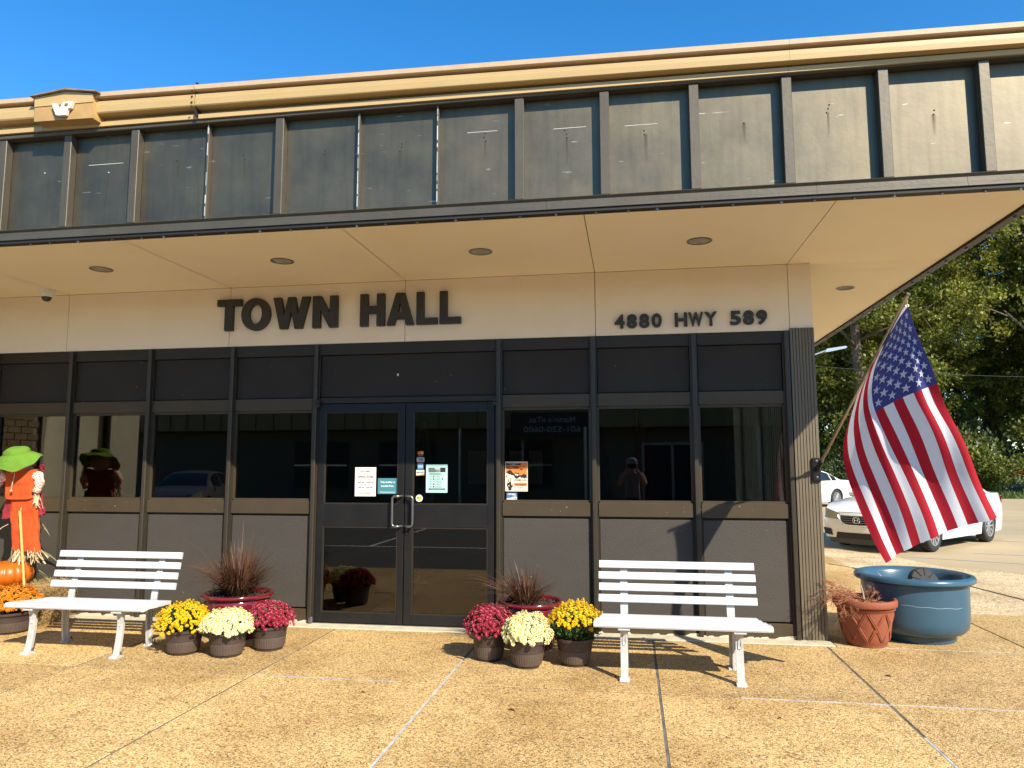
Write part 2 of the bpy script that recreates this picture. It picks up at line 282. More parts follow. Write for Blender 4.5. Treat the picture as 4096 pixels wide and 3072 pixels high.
# ------------------------------------------------------------------ mesh helpers
class MB:
    def __init__(s): s.v = []; s.f = []
    def add(s, vs, fs):
        o = len(s.v); s.v += [tuple(p) for p in vs]; s.f += [tuple(i + o for i in q) for q in fs]; return s
    def box(s, x0, x1, y0, y1, z0, z1):
        return s.add([(x0, y0, z0), (x1, y0, z0), (x1, y1, z0), (x0, y1, z0), (x0, y0, z1), (x1, y0, z1), (x1, y1, z1), (x0, y1, z1)],
                     [(0, 3, 2, 1), (4, 5, 6, 7), (0, 1, 5, 4), (1, 2, 6, 5), (2, 3, 7, 6), (3, 0, 4, 7)])
    def bbox(s, x0, x1, y0, y1, z0, z1, b=.004):
        """box with chamfered edges"""
        xs = (x0, x1); ys = (y0, y1); zs = (z0, z1); o = len(s.v); idx = {}
        for i in (0, 1):
            for j in (0, 1):
                for k in (0, 1):
                    sx = b if i == 0 else -b; sy = b if j == 0 else -b; sz = b if k == 0 else -b
                    for a in range(3):
                        p = [xs[i] + sx, ys[j] + sy, zs[k] + sz]; p[a] = (xs[i], ys[j], zs[k])[a]
                        idx[i, j, k, a] = len(s.v); s.v.append(tuple(p))
        def q(*k): s.f.append(tuple(idx[t] for t in k))
        q((0, 0, 0, 0), (0, 0, 1, 0), (0, 1, 1, 0), (0, 1, 0, 0)); q((1, 0, 0, 0), (1, 1, 0, 0), (1, 1, 1, 0), (1, 0, 1, 0))
        q((0, 0, 0, 1), (1, 0, 0, 1), (1, 0, 1, 1), (0, 0, 1, 1)); q((0, 1, 0, 1), (0, 1, 1, 1), (1, 1, 1, 1), (1, 1, 0, 1))
        q((0, 0, 0, 2), (0, 1, 0, 2), (1, 1, 0, 2), (1, 0, 0, 2)); q((0, 0, 1, 2), (1, 0, 1, 2), (1, 1, 1, 2), (0, 1, 1, 2))
        for j in (0, 1):
            for k in (0, 1): q((0, j, k, 1), (1, j, k, 1), (1, j, k, 2), (0, j, k, 2))
        for i in (0, 1):
            for k in (0, 1): q((i, 0, k, 0), (i, 1, k, 0), (i, 1, k, 2), (i, 0, k, 2))
        for i in (0, 1):
            for j in (0, 1): q((i, j, 0, 0), (i, j, 1, 0), (i, j, 1, 1), (i, j, 0, 1))
        for i in (0, 1):
            for j in (0, 1):
                for k in (0, 1): q((i, j, k, 0), (i, j, k, 1), (i, j, k, 2))
        return s
    def prism(s, poly, a0, a1, axis='y'):
        n = len(poly)
        def P(p, a): return {'y': (p[0], a, p[1]), 'x': (a, p[0], p[1]), 'z': (p[0], p[1], a)}[axis]
        vs = [P(p, a0) for p in poly] + [P(p, a1) for p in poly]
        return s.add(vs, [tuple(range(n)), tuple(range(2 * n - 1, n - 1, -1))] + [(i, i + n, (i + 1) % n + n, (i + 1) % n) for i in range(n)])
    def tube(s, pts, rad, seg=8, cap=True):
        pts = [Vector(p) for p in pts]; n = len(pts)
        rad = rad if hasattr(rad, '__len__') else [rad] * n
        o = len(s.v); u = None
        for i, p in enumerate(pts):
            t = (pts[min(i + 1, n - 1)] - pts[max(i - 1, 0)]).normalized()
            if u is None: u = t.cross(Vector((.31, .17, .93))); u = u if u.length > .05 else t.cross(Vector((1, 0, 0)))
            u = (u - t * u.dot(t)).normalized(); b = t.cross(u)
            for k in range(seg):
                a = 2 * math.pi * k / seg; s.v.append(tuple(p + (u * math.cos(a) + b * math.sin(a)) * rad[i]))
        for i in range(n - 1):
            for k in range(seg):
                k2 = (k + 1) % seg; s.f.append((o + i * seg + k, o + i * seg + k2, o + (i + 1) * seg + k2, o + (i + 1) * seg + k))
        if cap:
            s.f.append(tuple(o + k for k in range(seg - 1, -1, -1))); s.f.append(tuple(o + (n - 1) * seg + k for k in range(seg)))
        return s
    def lathe(s, prof, c=(0, 0, 0), seg=40, rfun=None, sx=1.0, sy=1.0):
        o = len(s.v); n = len(prof)
        for i, (r, z) in enumerate(prof):
            for k in range(seg):
                a = 2 * math.pi * k / seg; rr = r if rfun is None else rfun(i, k, r, z)
                s.v.append((c[0] + rr * sx * math.cos(a), c[1] + rr * sy * math.sin(a), c[2] + z))
        for i in range(n - 1):
            for k in range(seg):
                k2 = (k + 1) % seg; s.f.append((o + i * seg + k, o + i * seg + k2, o + (i + 1) * seg + k2, o + (i + 1) * seg + k))
        return s
    def grid(s, P, nu, nv):
        o = len(s.v)
        for i in range(nu + 1):
            for j in range(nv + 1): s.v.append(tuple(P(i / nu, j / nv)))
        for i in range(nu):
            for j in range(nv):
                a = o + i * (nv + 1) + j; s.f.append((a, a + nv + 1, a + nv + 2, a + 1))
        return s
    def mesh(s, name):
        me = bpy.data.meshes.new(name); me.from_pydata(s.v, [], s.f); me.validate(); me.update(); return me
    def build(s, name, m, parent=None, smooth=False, ang=None):
        me = s.mesh(name); me.materials.append(m)
        if smooth:
            me.polygons.foreach_set('use_smooth', [True] * len(me.polygons))
            try: me.set_sharp_from_angle(angle=R(ang or 40))
            except Exception: pass
        return link(name, me, parent)
def link(name, me, parent=None):
    o = bpy.data.objects.new(name, me); COL.objects.link(o)
    if parent is not None: o.parent = parent
    return o
def tag(o, label, cat, group=None, kind=None):
    if label: o['label'] = label
    if cat: o['category'] = cat
    if group: o['group'] = group
    if kind: o['kind'] = kind
    return o
def struct(o): o['kind'] = 'structure'; return o
def stuff(o): o['kind'] = 'stuff'; return o
def empty(name, loc=(0, 0, 0), rz=0.0):
    o = bpy.data.objects.new(name, None); o.location = loc; o.rotation_euler = (0, 0, rz); o.empty_display_size = .1; COL.objects.link(o); return o
def copy_tree(o, parent=None):
    c = o.copy(); COL.objects.link(c); c.parent = parent
    for ch in [x for x in COL.objects if x.parent == o]: copy_tree(ch, c)
    return c
def quads_mesh(name, V, m):
    """V: (n,4,3) array of separate quads"""
    n = len(V); me = bpy.data.meshes.new(name); me.vertices.add(n * 4); me.vertices.foreach_set('co', np.asarray(V, np.float32).reshape(-1))
    me.loops.add(n * 4); me.loops.foreach_set('vertex_index', np.arange(n * 4, dtype=np.int32))
    me.polygons.add(n); me.polygons.foreach_set('loop_start', np.arange(0, n * 4, 4, dtype=np.int32)); me.polygons.foreach_set('loop_total', np.full(n, 4, np.int32))
    me.update(calc_edges=True); me.validate(); me.materials.append(m); return me
DG = None
def text_mesh(txt, height, m, depth=.0, bold=0.0, width=None, align='CENTER'):
    """flat lettering in the XZ plane, facing -y, base line at z=0"""
    c = bpy.data.curves.new('lettering', 'FONT'); c.body = txt; c.size = 1; c.offset = bold; c.extrude = 0.001; c.align_x = align; c.resolution_u = 3
    o = bpy.data.objects.new('lettering', c); COL.objects.link(o)
    dg = bpy.context.evaluated_depsgraph_get(); dg.update()
    me = bpy.data.meshes.new_from_object(o.evaluated_get(dg)); bpy.data.objects.remove(o); bpy.data.curves.remove(c)
    co = np.zeros(len(me.vertices) * 3, np.float32); me.vertices.foreach_get('co', co); co = co.reshape(-1, 3)
    cap = .73; sc = height / cap
    sxx = sc if width is None else width / max(1e-6, co[:, 0].max() - co[:, 0].min())
    if width is not None: co[:, 0] -= (co[:, 0].max() + co[:, 0].min()) / 2
    out = np.stack([co[:, 0] * sxx, np.where(co[:, 2] > 0, -depth, 0.0) if depth else -co[:, 2], co[:, 1] * sc], 1)
    me.vertices.foreach_set('co', out.astype(np.float32).reshape(-1)); me.materials.clear(); me.materials.append(m); me.update(); return me
def text(name, txt, loc, height, m, parent, depth=0.0, bold=0.0, width=None, align='CENTER'):
    me = text_mesh(txt, height, m, depth, bold, width, align); o = link(name, me, parent); o.location = loc; return o

# ================================================================== ground and paving
g = MB().add([(-400, -400, -.03), (400, -400, -.03), (400, 400, -.03), (-400, 400, -.03)], [(0, 1, 2, 3)]).build('ground', M_lot); struct(g)
rd = MB().add([(-400, -19, -.026), (400, -19, -.026), (400, -3.98, -.026), (-400, -3.98, -.026)], [(0, 1, 2, 3)]).build('road', M_road); struct(rd)
for y in (-7.0,):
    o = MB().add([(-60, y - .06, -.022), (60, y - .06, -.022), (60, y + .06, -.022), (-60, y + .06, -.022)], [(0, 1, 2, 3)]).build('road_marking', M_linewhite); struct(o)
for x in (-5.2, -2.5, .3, 3.1):
    o = MB().add([(x - .05, -11.5, -.022), (x + .05, -11.5, -.022), (x + .05, -7.06, -.022), (x - .05, -7.06, -.022)], [(0, 1, 2, 3)]).build('road_marking', M_linewhite); struct(o)
gl = MB().add([(9, 30.5, -.02), (120, 30.5, -.02), (160, 150, -.02), (9, 150, -.02)], [(0, 1, 2, 3)]).build('grass_verge', M_grassy); struct(gl)

pav = MB().box(-11, 6.6, -3.97, 0.3, -.20, -.0045).box(1.5, 3.36, .31, 7.9, -.20, -.0045).build('pavement', M_joint); struct(pav)
random.seed(4)
XL = [-10.6, -9.05, -7.52, -5.97, -4.44, -2.9, -1.4, .17, 1.68, 3.37, 5.0, 6.55]
YL = [-3.95, -1.80, -.20]
def slab(x0, x1, y0, y1, m=M_agg):
    gp = .009; dz = random.uniform(-.002, .0)
    o = MB().bbox(x0 + gp, x1 - gp, y0 + gp, y1 - gp, -.1, dz, .0022).build('paving_slab', m, pav); return o
for i in range(len(XL) - 1):
    for j in range(2): slab(XL[i], XL[i + 1], YL[j], YL[j + 1])
for (x0, x1, y0, y1) in [(1.76, 3.37, -.2, 1.12), (3.37, 4.15, -.2, 1.50), (1.76, 3.37, 1.12, 2.9), (1.76, 3.37, 2.9, 5.4), (1.76, 3.37, 5.4, 7.85)]: slab(x0, x1, y0, y1)
MB().box(-1.4075, -1.3925, -3.55, -1.15, -.004, -.0008).build('joint_sealant', M_seal, pav); MB().box(-2.85, -1.75, -1.8085, -1.7915, -.004, -.0008).build('joint_sealant', M_seal, pav)
MB().box(.72, 3.3, -1.8075, -1.7925, -.004, -.0008).build('joint_sealant', M_seal, pav); MB().box(1.672, 1.688, -3.5, -2.4, -.004, -.0008).build('joint_sealant', M_seal, pav); MB().box(1.8, 3.35, -.2075, -.1925, -.004, -.0008).build('joint_sealant', M_seal, pav)
th = MB()
th.bbox(-9.2, 1.76, -.195, .02, -.1, .006, .006); struct(th.build('threshold_strip', M_conc))
ap = [(3.38, 1.52), (4.15, 1.50), (6.6, 1.1), (6.2, 3.6), (5.64, 4.73), (5.41, 5.13), (4.86, 5.45), (4.54, 6.63), (4.09, 7.47), (3.69, 8.0), (3.38, 8.2)]
def dense(poly, k=6):
    out = []
    for i in range(len(poly)):
        a = poly[i]; b = poly[(i + 1) % len(poly)]
        for t in range(k): out.append((a[0] + (b[0] - a[0]) * t / k + random.uniform(-.015, .015), a[1] + (b[1] - a[1]) * t / k + random.uniform(-.015, .015)))
    return out
struct(MB().prism(dense(ap), -.12, -.014, 'z').build('concrete_apron', M_agg2))
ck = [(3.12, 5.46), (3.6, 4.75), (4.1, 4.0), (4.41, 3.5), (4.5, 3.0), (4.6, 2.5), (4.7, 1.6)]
struct(MB().tube([(x, y, -.0125 if x > 3.38 else -.001) for x, y in ck], .011, 5).build('painted_cable_shadow', M_joint))  # cast shadow of an overhead line, laid on as a thin dark strip
# blue-grey bay lines on the lot
for a, b in (((4.75, 6.9), (9.5, 4.6)), ((6.2, 7.6), (12.5, 5.4)), ((5.2, 10.8), (14, 8.2))):
    A = Vector((*a, -.026)); B = Vector((*b, -.026)); n = Vector((-(B - A).y, (B - A).x, 0)).normalized() * .05
    o = MB().add([A - n, B - n, B + n, A + n], [(0, 1, 2, 3)]).build('bay_marking', mat('faded_blue_paint', (.30, .34, .33), .9, 0, 1, 6, vcol=(.37, .29, .175))); struct(o)

# ================================================================== town hall
TH = tag(empty('town_hall'), 'single storey town hall with dark glazed storefront, cream soffit and tan gutter', 'building')
MX = [-9.07, -8.10, -7.13, -6.158, -5.188, -4.21, -3.256, -1.303, -.353, .62, 1.485]
ZT, ZH, ZP, ZW, ZS, ZR, ZB = 2.876, 2.755, 2.30, 2.16, 1.243, 1.092, .14
for i, x in enumerate(MX):
    # mullion: dark channel with a proud rounded bar
    m = MB().box(x - .035, x + .035, .0, .10, .0, ZT - .002)
    m.bbox(x - .021, x + .021, -.045, .002, .0, ZT - .01, .006)
    m.build('mullion', M_mull, TH)
for i in range(len(MX) - 1):
    x0, x1 = MX[i] + .036, MX[i + 1] - .036
    door = abs(MX[i] + 3.256) < .01
    MB().bbox(x0, x1, -.006, .08, ZH, ZT - .003).build('head_rail', M_dbronze, TH)
    MB().bbox(x0 + .004, x1 - .004, .018, .06, ZP + .006, ZH - .006).build('spandrel_panel', M_spandrel, TH)
    MB().box(x0, x1, .03, .075, ZH - .02, ZH - .0005).box(x0, x1, .03, .075, ZP + .0005, ZP + .012).build('spandrel_bead', M_dbronze, TH)
    if door: continue
    MB().bbox(x0, x1, -.006, .08, ZW + .012, ZP).build('transom_rail', M_bronze, TH)
    MB().bbox(x0, x1, -.012, .085, ZR + .004, ZS - .012).build('sill_rail', M_bronze, TH)
    fr = MB().box(x0, x0 + .014, .012, .07, ZS, ZW).box(x1 - .014, x1, .012, .07, ZS, ZW).box(x0 + .0145, x1 - .0145, .012, .07, ZW - .012, ZW + .011).box(x0 + .0145, x1 - .0145, .008, .07, ZS - .0115, ZS + .010)
    wf = fr.build('window_frame', M_bronze, TH)
    MB().box(x0 + .012, x1 - .012, .042, .048, ZS + .008, ZW - .010).build('window_pane', M_glass, wf)
    MB().bbox(x0 + .010, x1 - .010, .010, .06, ZB + .012, ZR - .018).build('lower_panel', M_panel, TH)
    MB().box(x0, x0 + .009, .004, .06, ZB, ZR).box(x1 - .009, x1, .004, .06, ZB, ZR).box(x0 + .0095, x1 - .0095, .03, .06, ZR - .017, ZR + .002).build('panel_bead', M_dbronze, TH)
    MB().bbox(x0, x1, -.010, .08, .004, ZB).build('base_rail', M_bronze, TH)
random.seed(19); fk = MB()
for i in range(70):
    x = random.uniform(-6.6, 1.4); z = random.choice([random.uniform(.16, 1.05), random.uniform(1.12, 1.22), random.uniform(2.3, 2.85)]); q = random.uniform(.0015, .005)
    if -3.3 < x < -1.25 and z < 2.3: continue
    yy = -.0135 if 1.1 < z < 1.24 else (.0065 if z < 1.1 else (.0145 if z < 2.75 else -.0075)); fk.box(x, x + q * random.uniform(.6, 2.4), yy, yy + .003, z, z + q)
stuff(fk.build('paint_fleck', M_castw, TH))
# caulk smears along the base
random.seed(9)
cm = MB()
for i in range(90):
    x = random.uniform(-6.5, 1.45)
    if -3.3 < x < -1.25: continue
    r = random.uniform(.008, .03); cm.add([(x - r * 3, -.014, .005), (x + r * 3, -.014, .005), (x + r * 2, -.012, .006 + r), (x - r, -.012, .006 + r * .8)], [(0, 1, 2, 3)])
stuff(cm.build('caulk_smear', M_conc, TH))
# door transom and leaves
DX0, DX1, DC = -3.222, -1.337, -2.2765
MB().bbox(DX0, DX1, -.006, .08, 2.24, ZP).build('door_head_rail', M_dbronze, TH)
MB().box(DX0, DX1, -.02, .08, .0, .012).build('door_threshold', M_steel, TH)
def leaf(x0, x1, pullx, glassx):
    fr = MB(); gx0, gx1 = glassx
    fr.bbox(x0, gx0, -.012, .035, .015, 2.235); fr.bbox(gx1, x1, -.012, .035, .015, 2.235)
    fr.bbox(gx0 + .0005, gx1 - .0005, -.011, .034, 2.150, 2.234); fr.bbox(gx0 + .0005, gx1 - .0005, -.011, .034, .974, 1.202); fr.bbox(gx0 + .0005, gx1 - .0005, -.011, .034, .016, .115)
    L = fr.build('door_leaf', M_door, TH)
    bd = MB()
    for z0, z1 in ((.115, .974), (1.202, 2.150)):
        bd.box(gx0, gx0 + .012, -.006, .03, z0, z1).box(gx1 - .012, gx1, -.006, .03, z0, z1).box(gx0 + .0125, gx1 - .0125, -.006, .03, z0 + .0005, z0 + .012).box(gx0 + .0125, gx1 - .0125, -.006, .03, z1 - .012, z1 - .0005)
    bd.build('glazing_bead', M_dbronze, L)
    for z0, z1 in ((.125, .966), (1.212, 2.142)): MB().box(gx0 + .008, gx1 - .008, .008, .014, z0, z1).build('door_pane', M_glass, L)
    s = 1 if pullx[1] > pullx[0] else -1
    a, b = pullx; p = []
    for t in range(5): p.append((a + (b - a) * t / 4 * .72, -.012 - .055 * min(1, t / 2), 1.285))
    for t in range(1, 7):
        q = t / 6 * math.pi / 2; p.append((a + (b - a) * .72 + (b - a) * .28 * math.sin(q), -.067, 1.285 - .035 * (1 - math.cos(q))))
    p += [(x, y, 2.27 - z) for x, y, z in p[::-1]]
    MB().tube(p, .0125, 10).build('pull_handle', M_steel, L, True, 60)
    return L
L1 = leaf(DX0 + .006, DC - .004, (-2.295, -2.385), (-3.142, -2.345))
L2 = leaf(DC + .004, DX1 - .006, (-2.262, -2.172), (-2.190, -1.413))
MB().lathe([(.0, -.006), (.018, -.006), (.020, 0), (.020, .012)], seg=20).build('lock_cylinder', M_chrome, L2, True).matrix_world = Matrix.Translation((-2.238, -.012, .922)) @ Matrix.Rotation(R(90), 4, 'X')
for x in (DX0 + .0, DX1 - .0):
    MB().bbox(x - .022, x + .022, -.055, -.0125, 2.195, 2.235).bbox(x - .026, x + .026, -.06, -.0125, 2.237, 2.275).build('top_pivot', M_dbronze, TH)
MB().bbox(DX0 - .03, DX0 + .012, -.07, -.013, .008, .075, .012).build('bottom_pivot', M_steel, TH)
# fluted corner column
cx0, cx1 = 1.522, 1.745
cp = [(cx0, .32)]; nf = 8; wv = (cx1 - cx0) / nf
pl = []
for i in range(nf):
    a = cx0 + i * wv; pl += [(a + .0005, -.02), (a + wv - .006, -.02), (a + wv - .004, -.010), (a + wv - .0005, -.010)]
col = MB().prism([(cx0, .32)] + pl + [(cx1, .32)], .004, 2.895, 'z').build('corner_column', mat('bronze_column_metal', (.150, .122, .078), .5, .2, .5, 3, .05, 90, vcol=(.115, .092, .06)), TH)
col['label'] = 'fluted bronze metal corner column carrying the flag bracket'
# cream band panels
JX = [-10.2, -8.24, -6.26, -4.28, -2.30, -.323, 1.53]
for i in range(len(JX) - 1):
    MB().box(JX[i] + .003, JX[i + 1] - .003, .0, .06, ZT + .001, 3.524).build('wall_panel', M_band, TH)
MB().box(1.5322, 1.743, .0, .06, 2.897, 3.524).build('wall_panel', M_band, TH)
MB().box(-10.2, 1.74, .061, .10, ZT, 3.53).build('wall_backing', M_dark, TH)
# soffit
ZSO = 3.527
def plate(x0, x1, y0, y1, holes=()):
    m = MB()
    if not holes: m.box(x0, x1, y0, y1, ZSO, ZSO + .012)
    else:
        (cx, cy, r), = holes; n = 20
        for zz, fl in ((ZSO, False), (ZSO + .012, True)):
            a = [(cx + r * math.cos(math.pi / 2 + math.pi * k / n), cy + r * math.sin(math.pi / 2 + math.pi * k / n), zz) for k in range(n + 1)]
            Lh = [(cx, y1, zz)] + a + [(cx, y0, zz), (x0, y0, zz), (x0, y1, zz)]
            b = [(cx + r * math.cos(-math.pi / 2 + math.pi * k / n), cy + r * math.sin(-math.pi / 2 + math.pi * k / n), zz) for k in range(n + 1)]
            Rh = [(cx, y0, zz)] + b + [(cx, y1, zz), (x1, y1, zz), (x1, y0, zz)]
            m.add(Lh, [tuple(range(len(Lh)))]); m.add(Rh, [tuple(range(len(Rh)))])
    return m.build('soffit_panel', M_soffit, TH)
LIGHTS = [(-7.1, -.91), (-5.126, -.93), (-3.229, -.91), (-1.311, -.90), (.624, -.90)]
gp = .0035
plate(JX[0], JX[1] - gp, -1.79, -.001)
for i in range(1, 6): plate(JX[i] + gp, JX[i + 1] - gp, -1.79, -.001, [(*LIGHTS[i - 1], .095)])
plate(1.53 + gp, 2.93, -1.79, .07); plate(1.75, 2.93, .074, .36); plate(1.75, 2.93, .364, 3.0, [(2.365, 1.112, .085)]); plate(1.75, 2.93, 3.004, 6.0); plate(1.75, 2.93, 6.004, 9.0)
for i, (lx, ly, rr) in enumerate([(*p, .095) for p in LIGHTS] + [(2.365, 1.112, .085)]):
    t = empty('recessed_downlight', (lx, ly, ZSO))
    tag(t, 'round recessed downlight in the side soffit beyond the corner column' if i == 5 else 'round recessed downlight in the cream soffit over the entrance walk', 'downlight', None if i == 5 else 'downlights in a row along the front soffit')
    MB().lathe([(rr + .012, -.001), (rr + .013, -.006), (rr - .002, -.007), (rr - .004, -.001)], seg=36).build('trim_ring', M_steel, t, True)
    MB().lathe([(rr - .004, 0.0), (rr - .008, .06), (rr - .022, .10), (.002, .105)], seg=36).build('reflector', M_refl, t, True)
    MB().lathe([(.001, .05), (.03, .055), (.042, .075), (.03, .104)], seg=20).build('lamp', mat('frosted_lamp', (.5, .48, .42), .4), t, True)
# roof slab keeps the inside dark
MB().box(-10.2, 2.9, -1.74, 9.0, 3.72, 4.40).build('roof', M_dark, TH)
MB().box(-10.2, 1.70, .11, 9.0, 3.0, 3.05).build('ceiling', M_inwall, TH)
# fascia
FY = -1.785
BX = [-5.412 - .66 * 4 + .66 * i for i in range(17)]
BX = [-8.05, -7.39, -6.73, -6.07, -5.412, -4.772, -4.126, -3.458, -2.807, -2.128, -1.469, -.810, -.150, .519, 1.187, 1.856, 2.527]
BXX = BX + [2.95]
for i in range(len(BXX) - 1):
    MB().box(BXX[i] + .001, BXX[i + 1] - .001, FY, FY + .012, 3.63, 4.47).build('fascia_panel', M_fascia, TH)
thin = {-3.458, -2.128, -1.469}
for x in BX:
    if x in thin:
        b = MB().bbox(x - .009, x + .009, FY - .055, FY - .0005, 3.632, 4.452, .003)
        s = b.build('seam_batten', M_fframe, TH); sl = MB()
        z = 3.66
        while z < 4.43:
            h = random.uniform(.03, .12); ww = random.uniform(.0012, .0035); sl.box(x - ww, x + ww, FY - .0575, FY - .0555, z, z + h); z += h + random.uniform(.0, .05) * (3 if x < -3 else 1)
        for z in (3.66, 3.68, 4.05, 4.40, 4.425): sl.box(x - .018, x - .011, FY - .012, FY - .001, z, z + .012)
        stuff(sl.build('sealant_bead', M_white, s))
    else:
        MB().bbox(x - .036, x + .036, FY - .075, FY - .0005, 3.632, 4.452, .004).build('batten', M_fframe, TH)
for xa, xb in ((-10.2, -3.9), (-3.898, -.6), (-.598, 1.36), (1.362, 2.36), (2.362, 3.02)):
    MB().prism([(-1.845, 3.60), (-1.872, 3.598), (-1.872, 3.560), (-1.880, 3.555), (-1.880, 3.532), (-1.79, 3.532), (-1.79, 3.631), (-1.862, 3.631), (-1.868, 3.626)], xa, xb, 'x').build('drip_rail', M_fframe, TH)
MB().box(-10.2, 3.0, -1.868, -1.795, 3.505, 3.5315).build('lip_underside', M_dark, TH)
MB().bbox(-10.2, 2.98, -1.872, FY - .0005, 4.454, 4.488, .006).build('fascia_cap', M_fframe, TH)
# screw holes with rust runs
def mat_run():
    m = bpy.data.materials.new('rust_run'); m.use_nodes = True; n = m.node_tree.nodes; l = m.node_tree.links; b = n['Principled BSDF']
    b.inputs['Base Color'].default_value = (.075, .048, .025, 1); b.inputs['Roughness'].default_value = .8
    tc = n.new('ShaderNodeTexCoord'); sx = n.new('ShaderNodeSeparateXYZ'); l.new(tc.outputs['Generated'], sx.inputs[0])
    a = n.new('ShaderNodeMapRange'); a.inputs[1].default_value = 0; a.inputs[2].default_value = 1; a.inputs[3].default_value = 0; a.inputs[4].default_value = .6; l.new(sx.outputs['Z'], a.inputs[0])
    c = n.new('ShaderNodeMath'); c.operation = 'PINGPONG'; c.inputs[1].default_value = .5; l.new(sx.outputs['X'], c.inputs[0])
    d = n.new('ShaderNodeMath'); d.operation = 'MULTIPLY'; l.new(c.outputs[0], d.inputs[0]); l.new(a.outputs[0], d.inputs[1])
    e = n.new('ShaderNodeMath'); e.operation = 'MULTIPLY'; e.inputs[1].default_value = 2.0; e.use_clamp = True; l.new(d.outputs[0], e.inputs[0]); l.new(e.outputs[0], b.inputs['Alpha']); return m
M_run = mat_run()
for i, x in enumerate(BX[:-1]):
    xc = x + .33 + random.uniform(-.05, .05); z = 4.15 + random.uniform(-.04, .04)
    for k in range(random.randint(1, 3)):
        o = MB().lathe([(.001, .004), (.005, .003), (.006, 0)], seg=8).build('screw_hole', M_white if i < 6 and k == 0 else M_dark, TH); o.location = (xc + random.uniform(-.015, .015), FY - .0005, z + .03 * k); o.rotation_euler = (R(90), 0, 0)
    if i > 4:
        h = random.uniform(.14, .26); ww = random.uniform(.010, .018); MB().add([(xc - ww, FY - .002, z - h), (xc + ww, FY - .002, z - h), (xc + ww, FY - .002, z), (xc - ww, FY - .002, z)], [(0, 1, 2, 3)]).build('rust_streak', M_run, TH)
    if i in (5, 10, 11, 12): MB().box(xc - random.uniform(.08, .2), xc + random.uniform(.05, .15), FY - .002, FY - .0005, z + .075, z + .080).build('paint_scrape', M_castw, TH)
# lip bolts and clips
for i in range(34):
    x = -6.2 + i * .27 + random.uniform(-.05, .05)
    m = MB().lathe([(.001, 0), (.012, 0), (.012, .008), (.016, .010), (.016, .02)], seg=10)
    o = m.build('lip_bolt', M_steel if i % 3 == 0 else M_fframe, TH); o.location = (x, -1.845, 3.489)
# side fascia
SX = 2.953
MB().box(SX, SX + .012, -1.78, 9.0, 3.63, 4.47).build('fascia_panel', M_fascia, TH)
MB().box(2.932, 3.02, -1.789, 9.0, 3.535, 3.63).box(2.94, 3.01, -1.79, 9.0, 3.5045, 3.5345).build('drip_rail', M_dbronze, TH)
for i in range(15):
    MB().bbox(SX + .0125, SX + .075, -1.15 + i * .66, -1.08 + i * .66, 3.632, 4.452).build('batten', M_fframe, TH)
MB().box(SX + .0125, 3.03, -1.79, 9.0, 4.454, 4.488).build('fascia_cap', M_fframe, TH)
for i in range(14):
    o = MB().lathe([(.001, 0), (.012, 0), (.012, .008), (.016, .010), (.016, .016)], seg=10).build('lip_bolt', M_steel, TH); o.location = (2.975, -1.2 + i * .42, 3.489)
# gutter: sloping profile in sections
def gut(x0, x1):
    def zz(x): return -.0045 * x
    secs = {'gutter_lip': ([(-1.80, 4.474), (-1.888, 4.474), (-1.888, 4.512), (-1.83, 4.516), (-1.80, 4.516)], M_gutter),
            'gutter_face': ([(-1.80, 4.5175), (-1.832, 4.5175), (-1.838, 4.548), (-1.935, 4.556), (-1.942, 4.563), (-1.946, 4.622), (-1.940, 4.628), (-1.940, 4.668), (-1.878, 4.676), (-1.80, 4.676)], M_gutter),
            'gutter_cap': ([(-1.80, 4.6775), (-1.876, 4.6775), (-1.880, 4.700), (-1.955, 4.706), (-1.962, 4.712), (-1.966, 4.758), (-1.955, 4.764), (-1.80, 4.778)], M_gutter_cap)}
    for nme, (pf, m) in secs.items():
        n = len(pf); v = []
        for x in (x0, x1): v += [(x, y, 4.474 + (z - 4.474) * (1 if z < 4.53 else .78) + zz(x) + (-.010 * x * min(1, max(0, (z - 4.52) / .06)))) for y, z in pf]
        MB().add(v, [tuple(range(n)), tuple(range(2 * n - 1, n - 1, -1))] + [(i, i + n, (i + 1) % n + n, (i + 1) % n) for i in range(n)]).build(nme, m, TH)
for a, b in ((-10.2, -5.0), (-4.45, -3.535), (-3.525, 1.2), (1.2015, 3.05)): gut(a, b)
gut(-4.995, -4.455)
MB().box(-3.5349, -3.5251, -1.93, -1.85, 4.50, 4.79).build('gutter_seam', M_dark, TH)
for z in (4.60, 4.65, 4.70, 4.73, 4.56):
    o = MB().box(-3.56, -3.545, -1.952, -1.947, z, z + .012).build('seam_rivet', M_dark, TH)
